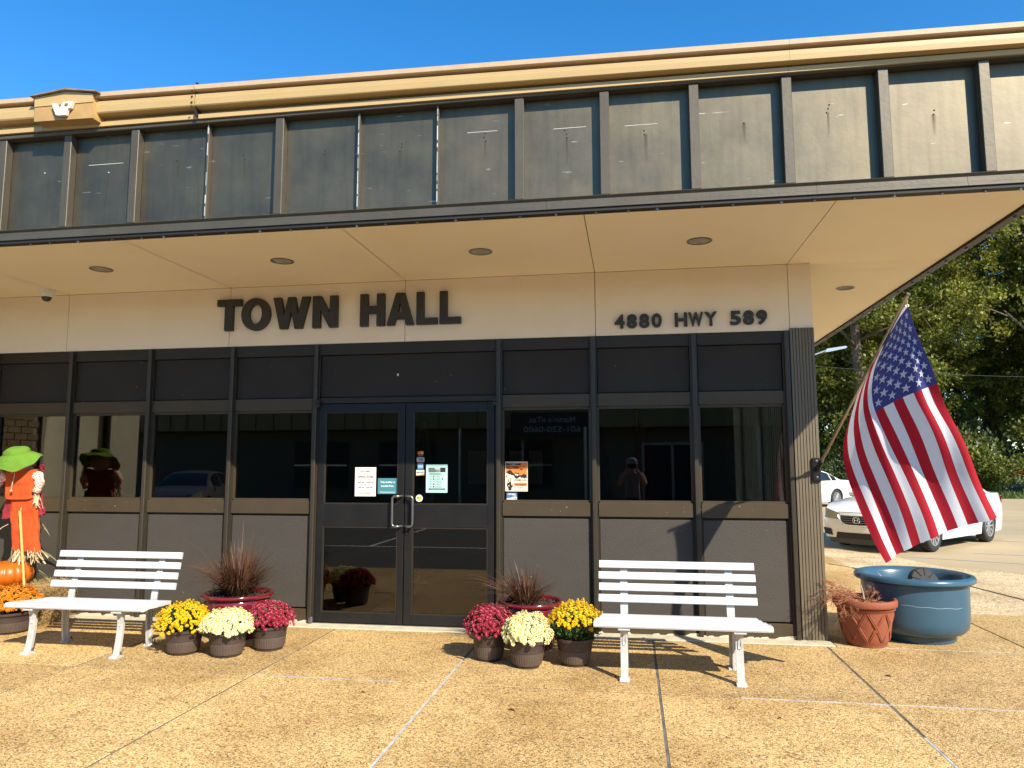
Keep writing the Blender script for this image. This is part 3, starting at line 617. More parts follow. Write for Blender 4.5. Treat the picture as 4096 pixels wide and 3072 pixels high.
# emblem box on the gutter
eb = tag(empty('emblem_box', (-4.72, -1.99, 4.66)), 'faded tan metal box with raised white letters VP on the gutter', 'emblem box')
MB().prism([(-.275, -.13), (.285, -.14), (.278, .075), (.03, .115), (-.28, .085)], 0, .16, 'y').build('box_face', mat('stained_tan_metal', (.46, .28, .10), .6, 0, .9, 5, .1, 30, vcol=(.30, .18, .07)), eb)
MB().prism([(-.276, .0), (.283, .0), (.278, .0745), (.03, .1145), (-.279, .0845)], -.006, -.001, 'y').build('box_upper_flap', M_gutter, eb)
MB().add([(-.31, -.03, .085), (.03, -.035, .118), (.33, -.03, .078), (.33, .3, .085), (.03, .3, .13), (-.31, .3, .09), (-.31, -.03, .095), (.03, -.035, .130), (.33, -.03, .088), (.33, .3, .095), (.03, .3, .14), (-.31, .3, .10)],
         [(0, 1, 4, 5), (1, 2, 3, 4), (6, 11, 10, 7), (7, 10, 9, 8), (0, 6, 7, 1), (1, 7, 8, 2), (2, 8, 9, 3), (0, 5, 11, 6)]).build('torn_flashing', mat('rusty_flashing', (.16, .11, .08), .8, 0, .8, 9, vcol=(.36, .26, .18)), eb)
MB().prism([(-.085, .0), (-.045, .0), (-.012, -.07), (.022, .005), (.118, .005), (.100, -.052), (.075, -.058), (.058, -.112), (-.012, -.112), (-.038, -.105)], -.035, -.007, 'y').build('letter_v', mat('chalky_white_paint', (.66, .63, .54), .7, 0, .4, 20), eb)
MB().prism([(.045, -.010), (.078, -.010), (.070, -.036), (.040, -.036)], -.0365, -.0355, 'y').build('letter_counter', M_stem, eb)

# letters TOWN HALL
SG = tag(empty('town_hall_lettering', (0, -.002, 3.045)), 'large raised dark brown letters reading TOWN HALL on the cream band', 'sign')
zx = lambda u: atY((800 + u / 1.8433) / KP, 690, -.03).x
H = .343
def letter(name, polys, x0, x1):
    m = MB(); w_ = x1 - x0
    for p in polys: m.prism([(x0 + a * w_, b * H) for a, b in p], -.045, 0, 'y')
    me = m.mesh(name); me.materials.append(M_letter); o = link(name, me, SG); return o
def ringpoly(n=40, ins=.27, insz=.19):
    out = [(.5 + .5 * math.cos(a), .5 + .52 * math.sin(a)) for a in np.linspace(0, 2 * math.pi, n + 1)]
    inn = [(.5 + (.5 - ins) * math.cos(a), .5 + (.52 - insz) * math.sin(a)) for a in np.linspace(0, 2 * math.pi, n + 1)]
    return [[out[i], out[i + 1], inn[i + 1], inn[i]] for i in range(n)]
letter('letter_t', [[(0, .79), (.33, .79), (.33, 0), (.66, 0), (.66, .79), (1, .79), (1, 1), (0, 1)]], zx(128), zx(305))
x0, x1 = zx(308), zx(518); m = MB(); n = 44
for yy in (-.045, 0):
    for k in range(n):
        a = 2 * math.pi * k / n; m.v.append((x0 + (x1 - x0) * (.5 + .5 * math.cos(a)), yy, H * (.5 + .52 * math.sin(a))))
    for k in range(n):
        a = 2 * math.pi * k / n; m.v.append((x0 + (x1 - x0) * (.5 + .225 * math.cos(a)), yy, H * (.5 + .31 * math.sin(a))))
for k in range(n):
    k2 = (k + 1) % n; m.f += [(k, k2, n + k2, n + k), (2 * n + k2, 2 * n + k, 3 * n + k, 3 * n + k2), (k2, k, 2 * n + k, 2 * n + k2), (n + k, n + k2, 3 * n + k2, 3 * n + k)]
m.build('letter_o', M_letter, SG)
letter('letter_w', [[(0, 1), (.21, 1), (.31, .44), (.405, 1), (.595, 1), (.69, .44), (.79, 1), (1, 1), (.80, 0), (.60, 0), (.50, .58), (.40, 0), (.20, 0)]], zx(540), zx(810))
letter('letter_n', [[(0, 0), (.31, 0), (.31, .56), (.68, 0), (1, 0), (1, 1), (.69, 1), (.69, .45), (.33, 1), (0, 1)]], zx(832), zx(1015))
letter('letter_h', [[(0, 0), (.32, 0), (.32, .39), (.68, .39), (.68, 0), (1, 0), (1, 1), (.68, 1), (.68, .63), (.32, .63), (0, .999)]], zx(1182), zx(1362)) if False else letter('letter_h', [[(0, 0), (.32, 0), (.32, .39), (.68, .39), (.68, 0), (1, 0), (1, 1), (.68, 1), (.68, .63), (.32, .63), (.32, 1), (0, 1)]], zx(1182), zx(1362))
letter('letter_a', [[(0, 0), (.28, 0), (.345, .19), (.655, .19), (.72, 0), (1, 0), (.655, 1), (.5, 1), (.5, .72), (.59, .39), (.41, .39), (.5, .72), (.5, 1), (.345, 1)]], zx(1378), zx(1577)) if False else None
x0, x1 = zx(1378), zx(1577); wA = x1 - x0
m = MB()
for p in ([(0, 0), (.28, 0), (.345, .19), (.42, .40), (.5, .73), (.5, 1), (.345, 1)], [(1, 0), (.655, 1), (.5, 1), (.5, .73), (.58, .40), (.655, .19), (.72, 0)], [(.345, .19), (.655, .19), (.58, .40), (.42, .40)]):
    m.prism([(x0 + a * wA, b * H) for a, b in p], -.045, 0, 'y')
m.build('letter_a', M_letter, SG)
Lp = [[(0, 0), (1, 0), (1, .20), (.36, .20), (.36, 1), (0, 1)]]
letter('letter_l', Lp, zx(1597), zx(1750)); letter('letter_l', Lp, zx(1768), zx(1923))
AD = tag(empty('address_lettering', (0, -.002, 2.948)), 'small raised dark brown address 4880 HWY 589 on the cream band', 'sign')
for wd, a, b in (('4880', 1325, 1432), ('HWY', 1455, 1552), ('589', 1575, 1660)):
    xa, xb = atY(a, 690, -.02).x, atY(b, 690, -.02).x; ch = len(wd); ws = (xb - xa) / ch
    for k, c in enumerate(wd):
        text('letter' if c.isalpha() else 'digit', c, (xa + ws * (k + .5), 0, 0), .135, M_letter, AD, .025, .035, ws * (.84 if c != 'W' else .98))

# dome camera
dc = tag(empty('security_camera', (-6.34, -.24, ZSO)), 'white dome security camera with smoked lens under the cream soffit', 'camera')
MB().lathe([(.001, 0), (.085, 0), (.085, -.012), (.075, -.018), (.075, -.04), (.055, -.075), (.05, -.078)][::-1], seg=32).build('housing', M_plastic, dc, True)
MB().lathe([(.052, -.07), (.050, -.09), (.040, -.112), (.022, -.124), (.001, -.128)][::-1], seg=28).build('dome_lens', M_domeglass, dc, True)
# paper bits stuck on the frames
tag(MB().box(-2.38, -2.365, .010, .0175, 2.52, 2.545).build('paper_scrap', M_paper), 'tiny white paper scrap stuck on the dark panel over the doors', 'paper scrap')

# ================================================================== notices on the glass
def notice(name, x0, x1, z0, z1, y, m, label, cat):
    t = tag(empty(name, (x0, y, z0)), label, cat)
    MB().box(0, x1 - x0, -.0015, 0, 0, z1 - z0).build('sheet', m, t); return t, x1 - x0, z1 - z0
def bars(t, rects, m, name='print', y=-.0035):
    b = MB()
    for x0, x1, z0, z1 in rects: b.box(x0, x1, y, -.0016, z0, z1)
    return b.build(name, m, t)
YG = .0075
t, W_, H_ = notice('office_hours_notice', -2.812, -2.587, 1.281, 1.576, YG, M_paper, 'cream paper listing city hall office hours on the left door', 'notice')
for tx, z, h, wd in (('CITY HALL', .245, .0155, .115), ('OFFICE HOURS', .190, .0155, .165), ('8:00 AM - 12:00 PM', .137, .0115, .170), ('&', .112, .011, .014), ('1:00 PM - 4:30 PM', .086, .0115, .157), ('Notice will be posted when', .040, .006, .150), ('closed for legal holiday', .026, .006, .128)):
    text('print', tx, (W_ / 2, -.002, z), h, M_ink, t, 0, .03, wd)
bars(t, [(.055, .145, .0130, .0148)], M_greyink)
t, W_, H_ = notice('smoke_free_sign', -2.566, -2.358, 1.306, 1.465, YG, M_teal, 'teal sign reading This facility is smoke-free on the left door', 'sign')
text('print', 'This facility is', (W_ / 2, -.002, .110), .020, M_white_ink, t, 0, .012, .155); text('print', 'smoke-free.', (W_ / 2, -.002, .072), .020, M_white_ink, t, 0, .012, .138)
bars(t, [(.022, .185, .018, .0205), (.022, .185, .010, .0125)], M_white_ink)
# payment stickers on the right door
t = tag(empty('payment_sticker', (-2.116, YG, 1.722)), 'sticker of two overlapping red and orange circles on the right door', 'sticker')
def disc(cx, cz, r, y, m, name='print', n=24): return MB().prism([(cx + r * math.cos(2 * math.pi * k / n), cz + r * math.sin(2 * math.pi * k / n)) for k in range(n)], y - .001, y, 'y').build(name, m, t)
disc(-.014, 0, .019, -.0002, M_redspot); disc(.014, 0, .019, -.0015, M_orgspot)
MB().prism([(.0 + .0128 * math.cos(a) * .45, .0128 * math.sin(a)) for a in np.linspace(0, 2 * math.pi, 20)[:-1]], -.0038, -.0028, 'y').build('print', M_midspot, t)
text('print', 'mastercard', (0, -.002, -.032), .006, M_white_ink, t, 0, 0, .05)
t, W_, H_ = notice('payment_sticker', -2.156, -2.076, 1.628, 1.681, YG, M_visa, 'grey card sticker reading VISA on the right door', 'sticker')
text('print', 'VISA', (W_ / 2 + .006, -.002, .016), .021, mat('navy_ink', (.01, .015, .05), .6), t, 0, .02, .05); bars(t, [(0, W_, 0, .006)], M_orgspot); bars(t, [(0, W_, .047, .053)], mat('navy_ink', (.01, .015, .05)))
t, W_, H_ = notice('payment_sticker', -2.147, -2.086, 1.558, 1.620, YG, M_amex, 'square blue card sticker reading AMERICAN EXPRESS on the right door', 'sticker')
text('print', 'AMERICAN', (W_ / 2, -.002, .033), .011, M_white_ink, t, 0, .03, .056); text('print', 'EXPRESS', (W_ / 2 + .003, -.002, .019), .011, M_white_ink, t, 0, .03, .050)
t, W_, H_ = notice('payment_sticker', -2.160, -2.076, 1.494, 1.549, YG, M_cream_ink, 'cream card sticker reading DISCOVER with an orange corner on the right door', 'sticker')
text('print', 'DISCOVER', (W_ / 2, -.002, .026), .012, M_ink, t, 0, .03, .074)
MB().prism([(.035, .001), (W_ - .001, .001), (W_ - .001, .022)], -.003, -.002, 'y').build('print', M_orgspot, t)
t, W_, H_ = notice('information_notice', -2.056, -1.832, 1.321, 1.604, YG, M_mint, 'mint green information sheet with small pictures on the right door', 'notice')
bars(t, [(.026, .100, .206, .252)], M_greyink); bars(t, [(.150, .203, .206, .252)], M_ink)
MB().prism([(.100, .206), (.150, .206), (.150, .252), (.100, .252)], -.003, -.0017, 'y').build('print', mat('mid_grey_ink', (.22, .28, .27)), t)
text('print', 'Help Call', (W_ / 2 + .004, -.0035, .236), .010, M_white_ink, t, 0, .03, .05); text('print', 'Smart', (W_ / 2 + .004, -.0035, .214), .008, M_ink, t, 0, .02, .036)
r_ = []
random.seed(3)
for z in (.197, .190, .185, .180): r_.append((.035, .035 + random.uniform(.10, .15), z, z + .0018))
for i, z in enumerate((.160, .135, .110, .085, .058)):
    r_ += [(.036, .064, z + .004, z + .0066), (.038, .062, z - .004, z - .0014)]
    for q in range(3): r_.append((.098, .098 + random.uniform(.05, .078), z + .006 - q * .006, z + .0072 - q * .006))
bars(t, r_, M_greyink)
bars(t, [(.075, .088, z - .006, z + .009) for z in (.160, .135, .085, .058)] + [(.070, .093, .109, .112)] + [(.170, .180, .130, .146)], M_ink)
bars(t, [(.028, .202, .028, .044)], M_greyink); bars(t, [(.05, .18, .035, .037)], M_mint, y=-.0045)
t = tag(empty('round_sticker', (-2.125, YG, 1.264)), 'round white sticker with a yellow 811 arrow beside the door pull', 'sticker')
disc(0, 0, .036, 0, M_white_ink, 'sheet'); MB().prism([(-.022, .018), (.022, .018), (.022, -.008), (0, -.026), (-.022, -.008)], -.003, -.002, 'y').build('print', M_yelink, t)
text('print', '811', (0, -.0035, -.006), .022, M_ink, t, 0, .01, .036)
for k in range(6):
    a = .6 + k; MB().prism([(.029 * math.cos(a) + .004, .029 * math.sin(a)), (.029 * math.cos(a), .029 * math.sin(a) + .004), (.029 * math.cos(a) - .004, .029 * math.sin(a))], -.003, -.002, 'y').build('print', M_ink, t)
# Halloween poster
YW = .0405
t, W_, H_ = notice('halloween_poster', -1.245, -1.018, 1.336, 1.631, YW, M_cream_ink, 'orange and cream Halloween poster with a black bat and haunted house', 'poster')
PW, PH = 740.0, 975.0
P = lambda u, v: ((u - 172) / PW * W_, (1195 - v) / PH * H_)
def poly(pts, m, d=.003): return MB().prism([P(*p) for p in pts], -d - .0007, -.0016, 'y').build('print', m, t)
poly([(195, 250), (890, 250), (890, 690), (700, 690), (500, 640), (300, 640), (195, 580)], M_orange_ink, .0018)
poly([(200, 262), (682, 262), (682, 335), (200, 335)], M_ink, .003)
text('print', 'Trick or treat with us', (P(440, 0)[0], -.0042, P(0, 292)[1]), .0075, M_white_ink, t, 0, .01, .12); text('print', 'TOWN HALL', (P(440, 0)[0], -.0042, P(0, 328)[1]), .006, M_white_ink, t, 0, .02, .05)
text('print', 'HALLOWEEN', (P(422, 0)[0], -.0040, P(0, 450)[1]), .023, M_ink, t, 0, .035, .130)
poly([(200, 570), (260, 520), (300, 500), (370, 500), (395, 550), (430, 590), (490, 625), (505, 590), (520, 535), (535, 585), (595, 600), (636, 560), (625, 665), (690, 670), (740, 650), (785, 618), (840, 640), (885, 672), (885, 755), (850, 748), (800, 770), (760, 738), (710, 755), (680, 720), (640, 720), (600, 765), (540, 778), (500, 755), (470, 690), (440, 660), (385, 668), (350, 630), (290, 628), (250, 590)], M_ink, .003)
for u in (523, 578):
    c = P(u, 645 if u < 550 else 655); MB().prism([(c[0] + .0085 * math.cos(a), c[1] + .0085 * math.sin(a)) for a in np.linspace(0, 6.283, 17)[:-1]], -.0048, -.004, 'y').build('print', M_cream_ink, t)
sp = MB(); sc_ = P(708, 480)
sp.prism([(sc_[0] + .006 * math.cos(a), sc_[1] + .009 * math.sin(a)) for a in np.linspace(0, 6.283, 13)[:-1]], -.0040, -.003, 'y')
for s_ in (-1, 1):
    for dx, dz in ((.016, .024), (.010, .028), (.020, .002), (.020, -.012)): sp.tube([(sc_[0], -.0034, sc_[1]), (sc_[0] + s_ * dx * .8, -.0034, sc_[1] + dz * .4), (sc_[0] + s_ * dx, -.0034, sc_[1] + dz)], .0008, 4)
sp.build('print', M_ink, t)
poly([(285, 1160), (275, 1080), (220, 975), (235, 970), (262, 870), (272, 775), (290, 850), (330, 910), (345, 860), (335, 840), (358, 725), (375, 835), (365, 870), (375, 980), (400, 970), (437, 925), (430, 1010), (440, 1030), (400, 1050), (375, 1100), (380, 1160)], M_ink)
for u, v in ((280, 895), (295, 1010), (362, 825), (405, 990)):
    c = P(u, v); MB().box(c[0] - .004, c[0] + .004, -.0048, -.0038, c[1] - .006, c[1] + .006).build('print', M_cream_ink, t)
mo = [P(240 + 38 * math.cos(a), 697 + 42 * math.sin(a)) for a in np.linspace(.9, 5.4, 12)] + [P(250 + 30 * math.cos(a), 697 + 32 * math.sin(a)) for a in np.linspace(5.3, 1.0, 12)]
MB().prism(mo, -.004, -.003, 'y').build('print', M_ink, t)
text('print', 'OCTOBER 31, 2023', (P(675, 0)[0], -.0035, P(0, 838)[1]), .0105, M_ink, t, 0, .02, .126)
poly([(472, 922), (886, 922), (886, 1012), (472, 1012)], M_orange_ink, .0022); text('print', 'Trick or Treating Hours', (P(680, 0)[0], -.0045, P(0, 968)[1]), .008, M_midspot if False else M_ink, t, 0, .02, .118)
bars(t, [(P(555, 0)[0], P(800, 0)[0], P(0, 1003)[1], P(0, 992)[1])], M_ink, y=-.0045); bars(t, [(P(500, 0)[0], P(860, 0)[0], P(0, 1052)[1], P(0, 1044)[1]), (P(575, 0)[0], P(780, 0)[0], P(0, 1086)[1], P(0, 1076)[1]), (P(610, 0)[0], P(885, 0)[0], P(0, 890)[1], P(0, 884)[1])], M_greyink)
for k in range(8):
    c = P(470 + k * 52, 1160); MB().prism([(c[0] + .0035 * math.cos(a), c[1] + .0035 * math.sin(a)) for a in np.linspace(0, 6.283, 9)[:-1]], -.003, -.002, 'y').build('print', M_ink, t)
t, W_, H_ = notice('member_sticker', -1.232, -1.126, 1.254, 1.322, YW, mat('blue_sticker', (.06, .14, .32), .6), 'small blue sticker reading Member 2023 under the Halloween poster', 'sticker')
text('print', 'MEMBER', (W_ / 2, -.002, .047), .014, M_white_ink, t, 0, .02, .08); text('print', '2023', (W_ * .75, -.002, .030), .013, M_white_ink, t, 0, .01, .036)
MB().prism([(.001, .001), (W_ - .001, .001), (W_ - .001, .026), (.05, .021), (.001, .012)], -.003, -.002, 'y').build('print', M_cream_ink, t); text('print', 'AP', (W_ * .84, -.0035, .007), .010, M_ink, t, 0, .02, .024)

# ================================================================== benches
def make_bench(loc, label):
    b = tag(empty('park_bench', loc), label, 'bench', 'white slatted benches against the storefront')
    xl, xr = -.625, .625
    for i in range(4):
        z0 = .487 + i * .087; y0 = .07 + i * .028
        pr = [(y0 - .016, z0), (y0 + .012, z0 - .004), (y0 + .024, z0 + .05), (y0 + .018, z0 + .056), (y0 - .002, z0 + .058), (y0 - .010, z0 + .052), (y0 - .020, z0 + .006)]
        MB().prism(pr, xl + .004 * (i % 2), xr - .004 * (i % 2), 'x').build('back_slat', M_white, b)
    # seat: rolled front slat then flat slats
    MB().prism([(-.425, .385), (-.395, .380), (-.30, .392), (-.30, .418), (-.39, .424), (-.410, .424), (-.428, .412), (-.432, .398)], xl - .02, xr + .03, 'x').build('seat_slat', M_white, b)
    for y0, z0, dx in ((-.282, .384, .006), (-.168, .377, -.012), (-.054, .371, -.024)):
        MB().prism([(y0, z0), (y0 + .095, z0 - .005), (y0 + .098, z0 + .020), (y0 + .092, z0 + .026), (y0 + .006, z0 + .031), (y0 - .002, z0 + .026)], xl - dx, xr + dx + .01, 'x').build('seat_slat', M_white, b)
    for sx in (-.42, .42):
        def sweep(path, wd, th, name):
            """bar following a path in the YZ plane: flange of width wd plus a web behind it"""
            m = MB(); n = len(path)
            def frame(k):
                a = path[max(k - 1, 0)]; c = path[min(k + 1, n - 1)]; t_ = Vector((c[0] - a[0], c[1] - a[1])).normalized(); return Vector((-t_.y, t_.x))
            for (w2, o0, o1) in ((wd, 0, .012), (.016, .012, th)):
                st = len(m.v)
                for k in range(n):
                    nn = frame(k); p = Vector(path[k])
                    for xx, oo in ((-w2 / 2, o0), (w2 / 2, o0), (w2 / 2, o1), (-w2 / 2, o1)):
                        q = p + nn * oo; m.v.append((sx + xx, q.x, q.y))
                for k in range(n - 1):
                    for e in range(4):
                        e2 = (e + 1) % 4; m.f.append((st + k * 4 + e, st + k * 4 + e2, st + (k + 1) * 4 + e2, st + (k + 1) * 4 + e))
                m.f += [(st, st + 3, st + 2, st + 1), tuple(st + (n - 1) * 4 + e for e in range(4))]
            return m.build(name, M_castw, b)
        fl = [(-.405, .012), (-.392, .05), (-.378, .12), (-.366, .2), (-.362, .27), (-.368, .32), (-.385, .36), (-.40, .384)]
        lg = sweep([(y, z) for y, z in fl[::-1]], .055, .05, 'leg')
        rl = [(.055, .012), (.045, .05), (.038, .12), (.030, .2), (.028, .28), (.036, .38)]
        rg = sweep([(y, z) for y, z in rl], .055, .05, 'leg')
        sweep([(.062, .36), (.072, .44), (.096, .52), (.126, .61), (.162, .72), (.182, .79)][::-1], .060, .042, 'back_post')
        # arch brace under the seat
        arch = [(-.37, .25), (-.345, .315), (-.30, .345), (-.20, .358), (-.09, .352), (-.03, .32), (.0, .26)]
        br = MB(); n = len(arch)
        for xx in (-.011, .011):
            for y, z in arch: br.v.append((sx + xx, y, z))
            for y, z in arch: br.v.append((sx + xx, y, .372 if abs(y) > .02 else .365))
        for k in range(n - 1):
            br.f += [(k, k + 1, n + k + 1, n + k), (2 * n + k + 1, 2 * n + k, 3 * n + k, 3 * n + k + 1), (k + 1, k, 2 * n + k, 2 * n + k + 1), (n + k, n + k + 1, 3 * n + k + 1, 3 * n + k)]
        br.build('brace', M_castw, b)
        MB().bbox(sx - .045, sx + .045, -.43, -.345, .366, .379, .003).build('seat_bracket', M_castw, b)
        for yy, L_ in ((-.395, lg), (.05, rg)):
            MB().prism([(yy - .042, 0), (yy + .05, 0), (yy + .045, .012), (yy + .02, .022), (yy - .02, .022), (yy - .038, .012)], sx - .036, sx + .036, 'x').build('foot', M_castw, L_)
            bo = MB().lathe([(.001, .045), (.006, .045), (.006, .022), (.011, .022), (.011, .010)][::-1], seg=8).build('foot_bolt', mat('rusty_bolt', (.12, .09, .07), .7, .4), L_); bo.location = (sx + .02, yy + .035, 0)
    return b
make_bench((.345, -1.118, 0), 'white slatted bench on the walk between yellow chrysanthemums and the fluted corner column')
make_bench((-4.70, -1.135, 0), 'white slatted bench on the walk beside the scarecrow and the hay bale')

# ================================================================== potted chrysanthemums
rng = np.random.default_rng(7)
def flower_mesh(name, m, petals, layers, r, cm=None):
    b = MB()
    for ly in range(layers):
        rr = r * (1 - .3 * ly); zz = .004 + .007 * ly
        for k in range(petals):
            a = 2 * math.pi * (k + .5 * ly) / petals; da = math.pi / petals * .92
            c, s_ = math.cos, math.sin
            b.add([(.1 * rr * c(a), .1 * rr * s_(a), zz), (rr * .75 * c(a - da), rr * .75 * s_(a - da), zz + .002 + .003 * ly), (rr * c(a), rr * s_(a), zz - .003 + .006 * ly), (rr * .75 * c(a + da), rr * .75 * s_(a + da), zz + .002 + .003 * ly)], [(0, 1, 2, 3)])
    b.lathe([(r * .28, .006 + .007 * (layers - 1)), (r * .2, .010 + .007 * (layers - 1)), (.0005, .012 + .007 * (layers - 1))], seg=6)
    me = b.mesh(name); me.materials.append(m); me.materials.append(cm or m)
    n_c = 12
    for p in me.polygons[-n_c:]: p.material_index = 1
    return me
FM = {'yellow': [flower_mesh('flower', M_yel, 9, 3, .0205), flower_mesh('flower', M_yel, 8, 2, .015)],
      'cream': [flower_mesh('flower', M_cre, 9, 3, .0235, M_yel), flower_mesh('flower', M_cre, 8, 2, .018)],
      'burgundy': [flower_mesh('flower', M_bur, 9, 2, .0185, M_burc), flower_mesh('flower', M_bur, 8, 2, .015)],
      'orange': [flower_mesh('flower', M_org, 9, 3, .0235), flower_mesh('flower', M_org, 8, 2, .019)]}
def leaf_quads(P0, N0, size, spread, rg):
    """leaf shaped quads at points P0 leaning along N0"""
    n = len(P0); d = N0 + rg.normal(0, spread, (n, 3)); d /= np.linalg.norm(d, axis=1)[:, None]
    r = rg.normal(0, 1, (n, 3)); s = np.cross(d, r); s /= np.linalg.norm(s, axis=1)[:, None]
    L = size * rg.uniform(.6, 1.3, n)[:, None]; w_ = L * .32
    return np.stack([P0, P0 + d * L * .5 + s * w_, P0 + d * L, P0 + d * L * .5 - s * w_], 1)
def make_pot(t, r_top, h, r_bot):
    pr = [(.001, .0), (r_bot, .0), (r_bot * 1.03, .015), (r_bot * 1.06, .02)]
    MB().lathe(pr, seg=48).build('pot_base', M_brownpot, t, True)
    seg = 120; z0, z1 = .022, h * .56
    def rad(z): return r_bot * 1.06 + (r_top * .93 - r_bot * 1.06) * (z / h) ** .72
    MB().lathe([(rad(z0), z0), (rad(z0) + .001, z0 + .004)] + [(rad(z), z) for z in np.linspace(z0 + .01, z1 - .006, 7)] + [(rad(z1), z1)], seg=seg,
               rfun=lambda i, k, r, z: r + (.0022 if (k % 3) == 0 and 1 < i < 8 else 0)).build('ribbed_band', M_rib, t, False)
    MB().lathe([(rad(z1) - .001, z1), (rad(z1) + .003, z1 + .003), (rad(z1) + .003, z1 + .008), (rad(h * .75), h * .75), (rad(h) - .002, h - .028), (r_top * .985, h - .022), (r_top, h - .010), (r_top * .995, h), (r_top * .94, h + .001), (r_top * .90, h - .012), (r_top * .88, h - .05)], seg=64).build('pot_wall', M_brownpot, t, True, 35)
    MB().lathe([(r_top * .89, h - .045), (r_top * .5, h - .038), (.001, h - .035)], seg=32).build('soil', M_soil, t)
def make_mum(loc, color, label, r_top=.168, h=.225, r_bot=.112, R_=.235, Hd=.25, nfl=270, bald=0.0, lift=.0):
    t = tag(empty('potted_chrysanthemum', loc), label, 'potted plant', 'chrysanthemums in brown ribbed pots')
    make_pot(t, r_top, h, r_bot)
    zb = h + .012 + lift
    # leaves in the dome volume
    n = 900; u = rng.normal(0, 1, (n, 3)); u[:, 2] = np.abs(u[:, 2]) * .9 - .22; u /= np.linalg.norm(u, axis=1)[:, None]
    rad_ = rng.uniform(.55, .97, n)[:, None]
    P0 = u * rad_ * np.array([R_ * .96, R_ * .96, Hd * .92]) + np.array([0, 0, zb]); P0[:, 2] = np.maximum(P0[:, 2], h - .02)
    k = np.minimum(1, .55 + .9 * np.clip((P0[:, 2] - h) / .1, 0, 1)); P0[:, :2] *= k[:, None]
    nn = u * .9 + np.array([0, 0, .3])
    me = quads_mesh('foliage', leaf_quads(P0, nn, .042, .45, rng), M_mumleaf); stuff(link('foliage', me, t))
    # stems
    sm = MB()
    for i in range(60):
        a = rng.uniform(0, 6.283); rr = R_ * rng.uniform(.3, .9); sm.tube([(0.05 * math.cos(a), .05 * math.sin(a), h - .04), (rr * .7 * math.cos(a), rr * .7 * math.sin(a), h + .06), (rr * math.cos(a), rr * math.sin(a), zb + Hd * .55 * (1 - (rr / R_) ** 2) + .03)], .0022, 4)
    stuff(sm.build('stem', M_mumleaf, t))
    # blossoms on the dome
    ga = math.pi * (3 - math.sqrt(5)); cnt = 0; N = int(nfl * 1.05)
    for i in range(N):
        f = (i + .5) / N; cz = 1 - f * 1.10
        if cz < -.10: continue
        a = i * ga + rng.normal(0, .12); sr = math.sqrt(max(0, 1 - cz * cz))
        if cz < bald and rng.uniform() < (.97 if bald > .2 else .5): continue
        if cz < .16 and rng.uniform() < .45: continue
        j = rng.uniform(.95, 1.06) * (1 + .045 * math.sin(3 * a + nfl + loc[0] * 9) + .04 * math.sin(5 * a + 2.3 * cz * 3 + loc[0] * 5))
        d = Vector((sr * math.cos(a), sr * math.sin(a), cz)); p = Vector((d.x * R_ * j, d.y * R_ * j, zb + d.z * Hd * j))
        o = link('flower', FM[color][0 if rng.uniform() < .72 else 1], t); o.location = p
        nv = (Vector((d.x, d.y, d.z * 1.0 + .25)) + Vector(rng.normal(0, .16, 3))).normalized()
        o.rotation_euler = nv.to_track_quat('Z', 'Y').to_euler(); s_ = rng.uniform(.85, 1.2); o.scale = (s_, s_, s_)
        cnt += 1
    fb = MB(); pm = {'yellow': M_yel, 'cream': M_cre, 'burgundy': M_bur, 'orange': M_org}[color]; nf_ = {'yellow': 180, 'cream': 330, 'burgundy': 420, 'orange': 240}[color]; rr = {'yellow': .013, 'cream': .015, 'burgundy': .0135, 'orange': .015}[color]
    for i in range(nf_):
        f = (i + .3) / nf_; cz = 1 - f * 1.05
        if cz < max(.02, bald): continue
        a = i * ga + 1.1 + rng.normal(0, .1); sr = math.sqrt(max(0, 1 - cz * cz)); j = rng.uniform(.93, 1.0) * (1 + .045 * math.sin(3 * a + nfl + loc[0] * 9) + .04 * math.sin(5 * a + 2.3 * cz * 3 + loc[0] * 5))
        d = Vector((sr * math.cos(a), sr * math.sin(a), cz)); p = Vector((d.x * R_ * j, d.y * R_ * j, zb + d.z * Hd * j)); nv = (d + Vector((0, 0, .25)) + Vector(rng.normal(0, .2, 3))).normalized(); q = nv.to_track_quat('Z', 'Y'); r1 = rr * rng.uniform(.8, 1.2)
        fb.add([p + q @ Vector((0, 0, .006))] + [p + q @ Vector((r1 * (1 if k % 2 else .62) * math.cos(k * math.pi / 7), r1 * (1 if k % 2 else .62) * math.sin(k * math.pi / 7), .003 * (k % 2))) for k in range(14)], [(0, k + 1, (k + 1) % 14 + 1) for k in range(14)])
    stuff(fb.build('small_blossom', pm, t))
    return t
make_mum((-3.83, -1.275, 0), 'yellow', 'yellow chrysanthemums in brown ribbed pot beside the end of the scarecrow-side bench', R_=.212, Hd=.19, nfl=270, r_top=.165, h=.205, bald=.10)
make_mum((-3.415, -1.29, 0), 'cream', 'cream chrysanthemums in brown ribbed pot standing left of the double doors', R_=.205, Hd=.145, nfl=285, r_top=.168, h=.205)
make_mum((-3.165, -1.03, 0), 'burgundy', 'burgundy chrysanthemums in brown ribbed pot standing left of the double doors', R_=.195, Hd=.175, nfl=300, r_top=.158, h=.205)
make_mum((-1.19, -1.075, 0), 'burgundy', 'burgundy chrysanthemums in brown ribbed pot in front of the right door leaf', R_=.205, Hd=.19, nfl=300, r_top=.150, h=.215, r_bot=.10)
make_mum((-.85, -1.235, 0), 'cream', 'cream chrysanthemums in brown ribbed pot right of the double doors', R_=.188, Hd=.17, nfl=285, r_top=.162, h=.21, r_bot=.10)
make_mum((-.475, -1.12, 0), 'yellow', 'yellow chrysanthemums with bare green flank beside the bench near the corner column', R_=.235, Hd=.24, nfl=300, bald=.44, r_top=.162, h=.215, r_bot=.10)
